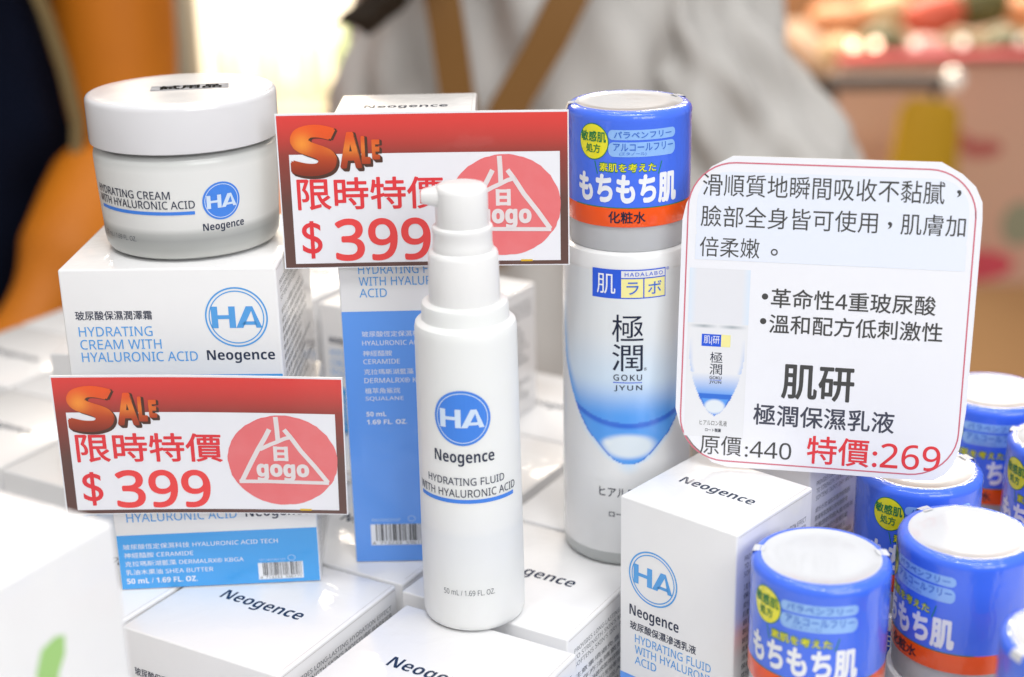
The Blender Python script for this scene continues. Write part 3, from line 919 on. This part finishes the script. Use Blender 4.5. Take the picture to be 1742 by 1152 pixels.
# ------------------------------------------------------------------ rounded price card
BL = Vector((5.25, 45.90, 4.42)); BR = Vector((14.08, 43.97, 4.35))
t = thing("product_price_card", "white rounded laminated card with product text and prices, propped on box and cap", "price card", ((BL + BR) / 2))
ex = (BR - BL).normalized()
nh = Vector((ex.y, -ex.x, 0)).normalized()
upv = (Vector((0, 0, 1)) - nh * 0.12).normalized()
upv = (upv - ex * upv.dot(ex)).normalized()
ny_ = upv.cross(ex)
M3 = Matrix((ex, ny_, upv)).transposed()
t.rotation_euler = M3.to_euler()
W3, H3 = 9.1, 10.1
f = lambda a, b, e: (a - W3 / 2, -e, b)
outline = [(1.51, 10.11), (4.7, 10.12), (7.80, 10.13), (8.45, 9.78), (8.85, 9.42), (9.08, 8.95), (9.12, 8.4), (9.11, 5.0), (9.09, 2.34), (9.0, 1.2), (8.86, 0.62), (8.62, 0.24), (8.30, 0.03), (7.9, -0.02), (4.7, 0.0), (1.75, -0.02), (1.25, 0.10), (0.62, 0.66), (0.16, 1.28), (0.0, 1.85), (-0.01, 5), (0.0, 8.05), (0.10, 8.55), (0.42, 9.25), (0.85, 9.75)]
mb = MB()
n = len(outline)
mb.add([f(a, b, 0) for a, b in outline] + [f(a, b, -0.07) for a, b in outline],
       [list(range(n))[::-1], list(range(n, 2 * n))], card_m)
mb.add([f(a, b, 0) for a, b in outline] + [f(a, b, -0.07) for a, b in outline],
       [[i, (i + 1) % n, n + (i + 1) % n, n + i] for i in range(n)], card_edge_m)
mb.build("card", t)
mb = MB()
rr, _ = rrect(0.17, 0.17, 8.92, 9.90, 1.45, 1.45, 10)
pr(mb, stroke(rr + rr[:2], 0.045), f, tint_m, 0.005)
mb.build("border_line", t)
mb = MB()
pr(mb, rrect(0.44, 6.86, 8.72, 9.62, 1.0, 1.0), f, hi_m, 0.004)
pr(mb, rect(0.44, 6.80, 8.72, 7.6), f, hi_m, 0.006)
pr(mb, text("滑順質地瞬間吸收不黏膩", 0.60, 8.84, 7.96, 9.54), f, signtext_m, 0.009)
pr(mb, text(",", 8.31, 9.08, 8.44, 9.30), f, signtext_m, 0.009)
pr(mb, text("臉部全身皆可使用", 0.58, 7.86, 6.02, 8.54), f, signtext_m, 0.009)
pr(mb, text(",", 6.33, 8.02, 6.46, 8.24), f, signtext_m, 0.009)
pr(mb, text("肌膚加", 6.72, 7.86, 8.64, 8.52), f, signtext_m, 0.009)
pr(mb, text("倍柔嫩", 0.58, 6.90, 2.46, 7.54), f, signtext_m, 0.009)
pr(mb, ring(2.92, 7.13, 0.11, 0.11, 0.045, 24), f, signtext_m, 0.009)
mb.build("description_text", t)
mb = MB()
pr(mb, disc(2.70, 5.70, 0.10, n=20), f, signtext_m)
pr(mb, disc(2.68, 4.90, 0.10, n=20), f, signtext_m)
pr(mb, text("革命性4重玻尿酸", 2.90, 5.36, 7.94, 5.98, 0.008), f, signtext_m)
pr(mb, text("溫和配方低刺激性", 2.88, 4.53, 8.20, 5.14, 0.008), f, signtext_m)
pr(mb, text("肌研", 3.38, 2.42, 5.61, 3.52, 0.018), f, signtext_m)
pr(mb, text("極潤保濕乳液", 2.52, 1.48, 6.93, 2.17, 0.012), f, mat("slate_ink", (0.05, 0.055, 0.085), 0.4, **CARD))
mb.build("product_text", t)
mb = MB()
pr(mb, text("原價", 0.84, 0.36, 2.18, 1.02, 0.0), f, signtext_m, 0.008)
pr(mb, text(":440", 2.30, 0.36, 3.78, 0.92, 0.0), f, signtext_m, 0.008)
pr(mb, text("特價", 4.28, 0.30, 6.22, 1.22, 0.010), f, redtext_m)
pr(mb, text(":269", 6.34, 0.33, 8.42, 1.14, 0.006), f, redtext_m)
mb.build("price_text", t)
mb = MB()                                            # the little printed picture of a bottle
pic = mat("card_picture_print", (1, 1, 1), 0.4, vc=True, **CARD)
def pcol(a, b):
    base = (0.79, 0.80, 0.83)
    x = abs(a - 1.26)
    if b > 4.72:
        k = max(0, (x - 0.72) / 0.22)
        return tuple(c0 + (c1 - c0) * min(1, k) for c0, c1 in zip((0.765, 0.775, 0.82), (0.70, 0.79, 0.90)))
    if b > 4.56:
        k = 1 - abs(b - 4.64) / 0.08
        k *= 0.8 * max(0, 1 - abs(x - 0.45) / 0.5)
        return tuple(c0 + (c1 - c0) * k for c0, c1 in zip(base, (0.16, 0.22, 0.26)))
    hw = 0.0
    for (z0, w0), (z1, w1) in zip([(1.67, 0), (1.78, .2), (2.0, .36), (2.3, .52), (2.8, .72), (3.4, .86), (4.0, .88), (4.6, .84)], [(1.78, .2), (2.0, .36), (2.3, .52), (2.8, .72), (3.4, .86), (4.0, .88), (4.6, .84), (5, .8)]):
        if z0 <= b <= z1:
            hw = w0 + (w1 - w0) * (b - z0) / (z1 - z0)
    d = hw - x
    if d < 0 or b < 1.67:
        return base
    blue, deep = (0.10, 0.33, 0.84), (0.03, 0.16, 0.66)
    k = max(0, min(1, (3.1 - b) / 0.75))
    if b > 3.1: k = max(0, 0.5 - d / 0.25) * max(0, (4.3 - b) / 1.2)
    c = tuple(c0 + (c1 - c0) * k for c0, c1 in zip(base, blue))
    if b < 2.42:
        r_ = math.hypot(x / 0.36, (b - 1.98) / 0.26)
        k = max(0, min(1, (r_ - 0.75) / 0.3))
        c = tuple(c0 + (c1 - c0) * k for c0, c1 in zip((0.74, 0.80, 0.86), deep if b > 2.25 or d < 0.05 else blue))
    return c
pr(mb, rect(0.30, 0.95, 2.22, 6.52, 60, 170), f, pic, 0.006, pcol)
pr(mb, rect(0.76, 3.98, 1.38, 4.38), f, logo_blue_m, 0.010)
pr(mb, rect(1.38, 3.98, 1.68, 4.38), f, logo_yellow_m, 0.010)
pr(mb, text("肌|研", 0.83, 4.03, 1.33, 4.33, 0.0), f, capwhite_m, 0.014)
pr(mb, text("極", 1.05, 3.44, 1.45, 3.80), f, kanji_m, 0.010)
pr(mb, text("潤", 1.05, 3.05, 1.45, 3.41), f, kanji_m, 0.010)
pr(mb, text("GOKU", 1.06, 2.90, 1.44, 3.00, 0.01), f, kanji_m, 0.010)
pr(mb, text("JYUN", 1.06, 2.74, 1.44, 2.84, 0.01), f, kanji_m, 0.010)
pr(mb, rect(1.06, 2.86, 1.44, 2.875), f, logo_blue_m, 0.010)
pr(mb, text("ヒアルロン乳液", 0.80, 1.34, 1.68, 1.52), f, signtext_m, 0.010)
pr(mb, text("ロート製薬", 0.99, 1.13, 1.50, 1.25, 0.01), f, kanji_m, 0.010)
mb.build("bottle_picture", t)

# ------------------------------------------------------------------ people behind the table
def tube(bm, pts, rads, n=14):
    """tapered limb with rounded ends"""
    P_ = [Vector(p_) for p_ in pts]
    rings = []
    for i, p_ in enumerate(P_):
        d = (P_[min(i + 1, len(P_) - 1)] - P_[max(i - 1, 0)]).normalized()
        x_ = d.orthogonal().normalized(); y_ = d.cross(x_)
        rr_ = rads[i] if isinstance(rads[i], tuple) else (rads[i], rads[i])
        if abs(d.z) > 0.7:
            x_ = (Vector((1, 0, 0)) - d * d.x).normalized(); y_ = d.cross(x_)
        rings.append([bm.verts.new(p_ + x_ * rr_[0] * math.cos(2 * math.pi * k / n) + y_ * rr_[1] * math.sin(2 * math.pi * k / n)) for k in range(n)])
    for a_, b_ in zip(rings, rings[1:]):
        for k in range(n):
            bm.faces.new((a_[k], a_[(k + 1) % n], b_[(k + 1) % n], b_[k]))
    bm.faces.new(rings[0][::-1]); bm.faces.new(rings[-1])
def ball(bm, c, rx, ry, rz):
    m_ = Matrix.Translation(c) @ Matrix.Diagonal((rx, ry, rz, 1))
    bmesh.ops.create_uvsphere(bm, u_segments=18, v_segments=12, radius=1, matrix=m_)
def grow(name, bm, mt, parent, voxel=0.9, smooth=6):
    """fuse overlapping volumes into one continuous surface"""
    bmesh.ops.recalc_face_normals(bm, faces=bm.faces[:])
    for v in bm.verts:
        v.co *= S
    me = bpy.data.meshes.new(name); bm.to_mesh(me); bm.free()
    o = bpy.data.objects.new(name, me); COL.objects.link(o)
    r_ = o.modifiers.new("r", "REMESH"); r_.mode = "VOXEL"; r_.voxel_size = voxel * S
    s_ = o.modifiers.new("s", "SMOOTH"); s_.iterations = smooth; s_.factor = 0.5
    dg = bpy.context.evaluated_depsgraph_get()
    me2 = bpy.data.meshes.new_from_object(o.evaluated_get(dg))
    o.modifiers.clear(); o.data = me2
    me2.materials.clear(); me2.materials.append(mt)
    me2.polygons.foreach_set("use_smooth", [True] * len(me2.polygons))
    o.parent = parent
    return o
def hand(bm, wrist, d, side, palm):
    """a relaxed hand: palm, four bent fingers and a thumb"""
    d = Vector(d).normalized(); s_ = Vector(side).normalized(); pn = Vector(palm).normalized(); w_ = Vector(wrist)
    tube(bm, [w_, w_ + d * 4, w_ + d * 8.5], [(2.5, 1.6), (3.8, 1.5), (3.9, 1.3)])
    for k, ln in enumerate((6.6, 7.6, 7.0, 5.4)):
        b_ = w_ + d * 8 + s_ * (2.9 - 1.9 * k)
        tube(bm, [b_, b_ + d * ln * .45 + pn * .4, b_ + d * ln * .75 + pn * 1.5, b_ + d * ln * .85 + pn * 2.8], [.95, .88, .8, .65], 8)
    b_ = w_ + d * 2.5 + s_ * 2.8
    tube(bm, [b_, b_ + d * 2.4 + s_ * 2.0 + pn * .6, b_ + d * 4.8 + s_ * 2.3 + pn * 1.4], [1.3, 1.05, .8], 8)
def head(bm, c):
    c = Vector(c)
    ball(bm, c, 7.4, 9.2, 11.2)
    ball(bm, c + Vector((0, -4.2, -6.0)), 5.4, 5.4, 5.4)
    tube(bm, [c + Vector((0, -8.6, 1.2)), c + Vector((0, -10.6, -2.6)), c + Vector((0, -8.8, -3.4))], [0.9, 1.5, 1.1], 8)
    for sx in (-1, 1):
        ball(bm, c + Vector((7.3 * sx, 0.8, -1.0)), 0.9, 1.9, 3.0)
        ball(bm, c + Vector((3.2 * sx, -8.3, 1.6)), 1.5, 0.9, 0.8)
    ball(bm, c + Vector((0, -9.0, -6.0)), 2.4, 0.9, 0.7)

skin_pale = mat("skin_pale", (0.58, 0.37, 0.26), 0.5)
skin_warm = mat("skin_warm_orange", (0.62, 0.185, 0.004), 0.6, mottle=(0.6, 8, (0.44, 0.12, 0.004)))
hair_m = mat("dark_hair", (0.02, 0.012, 0.006), 0.5)
blouse_m = mat("white_blouse_cloth", (0.58, 0.565, 0.545), 0.85, mottle=(0.6, 14, (0.50, 0.485, 0.465)))
strap_m = mat("brown_strap", (0.20, 0.088, 0.013), 0.6)

PX, PY = 3.0, 117
t = thing("person", "person in a loose white blouse, two brown straps meeting in a V", "person", (PX, PY, FLOOR))
zf = -FLOOR
bm = bmesh.new()
tube(bm, [(0, 0, zf - 25), (0, 0, zf - 8), (0, 0, zf + 8), (0, 0, zf + 20), (0, 0, zf + 28)], [(14, 10), (11.5, 9), (10.5, 9), (10.5, 8.5), (8, 6)], 20)
tube(bm, [(0, 0, zf + 24), (0, -1.5, zf + 32), (0, -2, zf + 38)], [6, 5.2, 5.2])
head(bm, (0, -4, zf + 46))
for sx in (-1, 1):
    tube(bm, [(8 * sx, 0, zf - 22), (8.5 * sx, 0, zf - 60), (8.5 * sx, 0, 8), (8.5 * sx, -2, 2)], [9, 7, 4, 4])
    tube(bm, [(8.5 * sx, 2, 2.6), (8.5 * sx, -12, 2.4), (8.5 * sx, -15, 2.2)], [3.2, 3.6, 2.4])
tube(bm, [(11, 0, zf + 22), (12, 0, zf + 8), (16.5, -1, zf - 7), (13, -13, zf - 12), (10, -21, zf - 13)], [5, 4.4, 4.0, 3.4, 2.6])
hand(bm, (10, -21, zf - 13), (-.55, -.8, -.12), (0.1, 0.05, 1), (-.8, .5, 0))
tube(bm, [(-10, 0, zf + 22), (-10.3, 0, zf + 6), (-12, 0, zf - 7), (-11, -9, zf - 14), (-9, -18, zf - 16)], [4.6, 3.8, 3.8, 3.4, 2.6])
hand(bm, (-9, -18, zf - 16), (.3, -.9, -.2), (-0.1, 0.05, 1), (.8, .3, 0))
grow("body", bm, skin_pale, t)
# blouse: torso cloth with folds, plus a wide right sleeve
def cloth(mb, secs, n, fold, mt, seed=0):
    rd_ = random.Random(seed)
    ph = [rd_.uniform(0, 6.28) for _ in range(6)]
    vs, fs, m_ = [], [], []
    for j, (c, rx, ry) in enumerate(secs):
        for i in range(n):
            a = 2 * math.pi * i / n
            k = fold * (math.sin(5 * a + ph[0] + j * .22) + 0.8 * math.sin(9 * a + ph[1] - j * .35) + 0.6 * math.sin(14 * a + ph[2] + j * .5) + .5 * math.sin(3 * a + j * .6 + ph[3]))
            vs.append((c[0] + (rx + k) * math.cos(a), c[1] + (ry + k) * math.sin(a), c[2]))
    for j in range(len(secs) - 1):
        for i in range(n):
            i2 = (i + 1) % n
            fs.append([j * n + i, j * n + i2, (j + 1) * n + i2, (j + 1) * n + i])
    mb.add(vs, fs, mt)
def lerp_secs(key, m_):
    out = []
    for k in range(m_ + 1):
        z = k / m_ * (len(key) - 1)
        i = min(int(z), len(key) - 2); g = z - i
        (c0, x0, y0), (c1, x1, y1) = key[i], key[i + 1]
        out.append((tuple(a + (b - a) * g for a, b in zip(c0, c1)), x0 + (x1 - x0) * g, y0 + (y1 - y0) * g))
    return out
mb = MB()
cloth(mb, lerp_secs([((0, 0, zf - 42), 19, 13), ((0, 0, zf - 25), 18, 12.5), ((-.5, 0, zf - 8), 15, 12), ((0, 0, zf + 6), 13, 12), ((0.5, 0, zf + 18), 12.5, 11), ((0, 0, zf + 27), 12, 8), ((0, -1, zf + 31), 6.5, 6)], 60), 120, 0.85, blouse_m, 3)
cloth(mb, lerp_secs([((7.5, 0, zf + 24), 6, 8), ((9.3, 0, zf + 10), 6.5, 8), ((13.6, -1, zf + 3), 7.3, 8.5), ((16.3, -3, zf - 3), 8, 9), ((18, -5, zf - 11), 8.4, 9), ((17, -8, zf - 18), 8, 8)], 40), 90, 0.85, blouse_m, 8)
cloth(mb, lerp_secs([((-7, 0, zf + 24), 6, 7.5), ((-8.4, 0, zf + 11), 5.2, 7), ((-11, 0, zf + 3), 5.7, 7.5), ((-12.3, -2, zf - 6), 6.2, 7.5), ((-12.5, -5, zf - 16), 6.5, 7)], 40), 90, 0.40, blouse_m, 5)
mb.build("blouse", t, 80)
def strap(pts, wd_, mt, parent, name="strap", th=0.5):
    mb = MB()
    vs, fs = [], []
    for p_ in pts:
        x_, y_, z_ = p_[:3]
        vs += [(x_ - wd_ / 2, y_, z_), (x_ + wd_ / 2, y_, z_), (x_ + wd_ / 2, y_ + th, z_), (x_ - wd_ / 2, y_ + th, z_)]
    for k in range(len(pts) - 1):
        for j in range(4):
            j2 = (j + 1) % 4
            fs.append([4 * k + j, 4 * k + j2, 4 * k + 4 + j2, 4 * k + 4 + j])
    fs += [[3, 2, 1, 0], [len(vs) - 4, len(vs) - 3, len(vs) - 2, len(vs) - 1]]
    mb.add(vs, fs, mt)
    return mb.build(name, parent, 40)
strap([(-8.5, -5, zf + 29), (-7.6, -12.6, zf + 20), (-7.1, -14, zf + 12.4), (-6.8, -14, zf + 10), (-6.4, -14, zf + 6.3), (-5.9, -14, zf + 3.3), (-4.6, -14.2, zf - 6)], 2.4, strap_m, t)
strap([(8, -5, zf + 29), (5.6, -12.6, zf + 19), (1.2, -14, zf + 12.2), (-.4, -14.1, zf + 9.1), (-2.7, -14.3, zf + 5.4), (-3.7, -14.5, zf + 3), (-4.6, -14.7, zf - 6)], 2.9, strap_m, t)
bm = bmesh.new()
ball(bm, (0, -1.5, zf + 49), 8.3, 9.2, 10.2)
tube(bm, [(-7, 0, zf + 46), (-8, -8, zf + 30), (-8.3, -14, zf + 21), (-9.2, -15.5, zf + 15.0), (-11.6, -15.7, zf + 12.2), (-14.4, -15.7, zf + 11.1)], [3.5, 4, 3.4, 2.2, 1.1, 0.45])
tube(bm, [(-7, 0, zf + 46), (-9, -6, zf + 32), (-9, -13, zf + 20), (-10.3, -15.6, zf + 13), (-12.3, -15.6, zf + 10.2)], [3.5, 4, 3, 1.5, 0.45])
grow("hair", bm, hair_m, t, 0.8, 3)

t = thing("person", "person at the far left in dark navy clothes with a bent orange lit arm", "person", (-43, 112, FLOOR))
bm = bmesh.new()
tube(bm, [(0, 0, zf - 25), (0, 0, zf - 8), (0, 0, zf + 8), (0, 0, zf + 20), (0, 0, zf + 28)], [(13, 9), (9, 8.5), (8.5, 8.5), (8, 8), (7, 6)], 20)
tube(bm, [(0, 0, zf + 24), (0, -1.5, zf + 32), (0, -2, zf + 38)], [6, 5.4, 5.4])
head(bm, (0, -4, zf + 46))
for sx in (-1, 1):
    tube(bm, [(8 * sx, 0, zf - 22), (8.5 * sx, 0, zf - 60), (8.5 * sx, 0, 8), (8.5 * sx, -2, 2)], [9, 7, 4, 4])
    tube(bm, [(8.5 * sx, 2, 2.6), (8.5 * sx, -12, 2.4), (8.5 * sx, -15, 2.2)], [3.2, 3.6, 2.4])
tube(bm, [(12.0, 1, zf + 24), (14.7, 1, zf + 14), (14.5, 1, zf + 6.5), (14.2, 0, zf + 1.9), (13.8, -4, zf - 0.5), (12.2, -10, zf - 4.8), (9.4, -15, zf - 10), (6, -17.5, zf - 15.5)], [4.8, 4.5, 4.4, 4.2, 3.9, 3.7, 3.3, 2.6])
hand(bm, (6, -17.5, zf - 15.5), (-.6, -.3, -.7), (0.2, -1, 0.2), (-.8, .3, .2))
tube(bm, [(-13, 2, zf + 22), (-17, 3, zf + 2), (-17, -2, zf - 12), (-14, -8, zf - 22)], [4.4, 4.2, 3.6, 2.6])
hand(bm, (-14, -8, zf - 22), (.3, -.5, -.8), (-0.2, -1, 0.2), (.8, .3, .2))
grow("body", bm, skin_warm, t)
navy_cloth = mat("navy_cloth", (0.003, 0.005, 0.014), 0.95, spec=0.1)
mb = MB()
cloth(mb, lerp_secs([((0, 0, 30), 24, 18), ((0, 0, zf - 60), 21, 16), ((0, 0, zf - 25), 16.5, 12.5), ((0, 0, zf - 9), 11.0, 11), ((0, 0, zf - 1), 10.8, 11), ((0, 0, zf + 4), 11.4, 11), ((0, 0, zf + 11), 10.0, 11), ((0, 0, zf + 18), 10.5, 10), ((0, 0, zf + 27), 9, 7)], 60), 100, 0.25, navy_cloth, 4)
mb.build("navy_dress", t, 80)
strap([(9.5, -5, zf + 22), (11.0, -6, zf + 13.5), (11.6, -6, zf + 11.6), (12.4, -6, zf + 7.9), (12.9, -6, zf + 4.2), (12.6, -7, zf + 0)], 0.8, mat("olive_strap", (0.19, 0.13, 0.05), 0.7), t, "bag_strap", 0.6)
bm = bmesh.new(); ball(bm, (0, -1.0, zf + 49), 8.3, 9.4, 10.2); ball(bm, (0, 3, zf + 40), 7, 6, 9)
grow("hair", bm, hair_m, t, 0.9, 3)

# ------------------------------------------------------------------ shop behind
def sbox(name, x0, y0, z0, x1, y1, z1, mt, parent=None, bev=0.5):
    mb = MB(); box(mb, x0, y0, z0, x1, y1, z1, mt, bev); return mb.build(name, parent)
o = sbox("shop_post", -41.5, 178, FLOOR, -36.6, 186, 170, mat("post_beige", (0.45, 0.40, 0.30), 0.6))
tag(o, "beige upright post beside the bright shelf at upper left", "post")
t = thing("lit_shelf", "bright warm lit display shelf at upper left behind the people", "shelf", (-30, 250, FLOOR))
sbox("back_panel", -36, 6, 88, 40, 8, 190, mat("emissive_panel", (0.9, 0.85, 0.75), 0.6, emit=1.15, emit_color=(1.0, 0.86, 0.64)), t)  # emission stands in for lamplight on the shelf back
sbox("shelf_board", -36, -22, 89, 40, 6, 92.5, mat("shelf_board_cream", (0.85, 0.70, 0.50), 0.5, emit=0.35, emit_color=(1, 0.75, 0.42)), t)  # warm light on the board put in as emission
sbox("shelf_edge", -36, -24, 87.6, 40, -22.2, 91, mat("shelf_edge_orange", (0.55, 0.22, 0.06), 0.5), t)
sbox("lower_niche", -36, -4, 58, 40, -2, 87, mat("lower_niche_salmon", (0.85, 0.42, 0.27), 0.6, emit=0.5, emit_color=(1, 0.45, 0.25)), t)  # salmon glow below the board put in as emission
sbox("plinth", -36, -20, 0, 40, 6, 58, mat("plinth_brown", (0.25, 0.13, 0.07), 0.6), t)
sbox("dark_rail", -12, -4, 113, 2, -2, 115, mat("rail_dark", (0.05, 0.04, 0.03), 0.5), t)
pale = [(0.95, 0.92, 0.82), (0.95, 0.88, 0.84), (0.92, 0.94, 0.84), (0.60, 0.72, 0.40)]
bd = ["cream", "pinkish", "pale green", "green"]
for k in range(4):
    mb = MB()
    lathe(mb, [(2.4, 0), (2.6, .3), (2.6, 8), (2.0, 9.5), (1.0, 10), (1.0, 12), (0.001, 12.1)], mat("shelf_item_%d" % k, pale[k], 0.5), 24)
    o = mb.build("shelf_bottle", smooth=40, loc=(-43 + 6.2 * k, 238, FLOOR + 92.52))
    tag(o, "blurred %s bottle on the bright shelf at upper left" % bd[k], "bottle", "bottles on the lit shelf")

t = thing("display_counter", "pinkish tan display bin with red top edge at the upper right", "counter", (95, 225, FLOOR))
sbox("front_panel", -46, 0, 63.5, 40, 3, 98.6, mat("counter_tan", (0.80, 0.47, 0.35), 0.6, mottle=(0.7, 4, (0.80, 0.54, 0.38))), t)
sbox("red_trim", -46, -1.5, 98.65, 40, 3, 99.7, mat("counter_red", (0.55, 0.06, 0.08), 0.5), t)
sbox("tray", -46, 3.2, 94, 40, 60, 96.5, mat("tray_tan", (0.4, 0.28, 0.2), 0.6), t)
for sx in (-42, 36):
    sbox("leg", sx - 2, 30, 0, sx + 2, 34, 93.9, mat("counter_leg", (0.03, 0.02, 0.015), 0.6), t)
mb = MB()
ff = lambda a, b, e: (a, -e, b)
for nm_, dd, mm in (("red_marking", (-24, 85.3, 3.2, 1.5), mat("counter_red_mark", (0.58, 0.16, 0.14))), ("red_marking", (-29, 87.0, 3.4, 1.2), mat("counter_red_mark", (0.58, 0.16, 0.14))),
                    ("pink_marking", (-24, 67, 6.5, 2.6), mat("counter_pink", (0.80, 0.10, 0.14), 0.5)), ("green_marking", (-17, 73.5, 3.0, 3.5), mat("counter_green", (0.38, 0.38, 0.26), 0.5))):
    mb = MB(); pr(mb, disc(*dd, 24), ff, mm, 0.1); mb.build(nm_, t)
goods = [("grey green", (0.17, 0.17, 0.08)), ("peach", (0.85, 0.36, 0.17)), ("coral", (0.80, 0.15, 0.09)), ("cream", (0.80, 0.56, 0.30)), ("olive", (0.15, 0.14, 0.05)), ("navy", (0.012, 0.016, 0.05)), ("pale pink", (0.78, 0.45, 0.40))]
gp = [(51, 231, 0, 4.2, 3), (57, 233, 0, 4.4, 0), (63.5, 231, 0, 3.8, 6), (69, 233, 0, 4.2, 4), (75, 231, 0, 4.4, 0), (81, 233, 0, 4.2, 3), (88, 231, 0, 5.0, 4), (96, 233, 0, 5.0, 0),
      (53, 244, 5, 5.2, 1), (60.5, 246, 5, 4.8, 3), (67.5, 244, 5, 5.0, 2), (75, 246, 6, 5.6, 4), (83, 244, 6, 5.0, 1), (91, 246, 6, 7.0, 5), (101, 246, 7, 7.0, 5),
      (56, 258, 14, 5.4, 2), (64.5, 259, 14, 5.4, 1), (73, 258, 14, 5.4, 6), (81.5, 259, 15, 5.4, 2), (90, 258, 15, 5.6, 1), (99, 259, 15, 6, 3)]
where = ["front row", "middle row", "back row"]
cnt = {}
rd = random.Random(9)
for gx, gy, gz, gr, ci in gp:
    bm = bmesh.new()
    bmesh.ops.create_icosphere(bm, subdivisions=3, radius=1)
    k1, k2 = rd.uniform(.75, 1), rd.uniform(.55, .75)
    for v in bm.verts:
        v.co = Vector((v.co.x * gr, v.co.y * gr * k1, v.co.z * gr * k2)) * (1 + 0.06 * math.sin(3 * v.co.x + 2 * v.co.z + gx))
    mb = MB(); mb.bm(bm, mat("goods_" + goods[ci][0].replace(" ", "_"), goods[ci][1], 0.35))
    row = 0 if gy < 240 else (1 if gy < 255 else 2)
    o = mb.build("soft_parcel", smooth=60, loc=(gx, gy, FLOOR + 96.5 + gr * k2 + gz * .55))
    key = (ci, row); cnt[key] = cnt.get(key, 0) + 1
    ordw = ["", " more to the right", " farthest right"][cnt[key] - 1]
    tag(o, "blurred %s rounded parcel, %s of the far counter%s" % (goods[ci][0], where[row], ordw), "parcel", "blurred parcels on the far counter")
# small emissive caps added in place of glints, showing as bokeh discs
for k, (gx, e_) in enumerate([(50.6, 9), (53.8, 9), (59.5, 2.2), (66.5, 2.6), (75.0, 1.3)]):
    mb = MB()
    lathe(mb, [(0.5, 0), (0.62, .1), (0.62, .9), (0.4, 1.2), (0.001, 1.3)], mat("emissive_glint_%d" % k, (0.9, 0.7, 0.55), 0.2, emit=e_ * .55, emit_color=(1, 0.62, 0.42) if k < 2 else (1, .9, .8)), 20)
    o = mb.build("glint_spot", smooth=50, loc=(gx, 223.2, FLOOR + 100.95))
    tag(o, ["bright peach light spot above the red edge, leftmost", "bright peach light spot above the red edge, second", "dim pale light spot above the red edge, third from left", "pale light spot above the red edge, fourth from left", "faint light spot above the red edge, rightmost"][k], "glint", "light spots along the red counter edge")
# yellow bag hanging from a metal rail
t = thing("hanging_rail", "grey metal rail with shiny end in front of the tan counter", "rail", (54, 205, FLOOR))
mb = MB(); bm = bmesh.new(); tube(bm, [(-11, 0, 99.5), (0, 0, 99.3), (5, 0, 99.2)], [1.1, 1.1, 1.1]); mb.bm(bm, mat("rail_grey", (0.13, 0.11, 0.10), 0.35)); mb.build("rail", t, 60)
mb = MB(); bm = bmesh.new(); ball(bm, (6, -.4, 99.6), 1.5, 1.5, 1.5); mb.bm(bm, mat("rail_end", (0.85, 0.8, 0.72), 0.12, metal=0.9, emit=0.5)); mb.build("rail_end", t, 60)  # emission paints the glint on the chrome end
for sx in (-10, 4):
    sbox("stand", sx - .5, -.5, 0, sx + .5, .5, 99, mat("rail_grey", (0.13, 0.11, 0.10)), t, 0.1)
bm = bmesh.new()
tube(bm, [(3.2, 0, 26), (3.0, 0, 24.5), (2.6, 0, 14), (2.0, 0, 1.5), (2, 0, 0)], [(3.0, 0.8), (4.2, 1.6), (4.9, 2.6), (4.9, 2.4), (3.8, 1.5)])
mb = MB(); mb.bm(bm, mat("yellow_cloth", (0.66, 0.38, 0.012), 0.7, mottle=(0.7, 9, (0.55, 0.28, 0.01))))
o = mb.build("yellow_bag", smooth=60, loc=(54, 204, FLOOR + 71))
tag(o, "yellow bag hanging from the grey rail at the right", "bag")
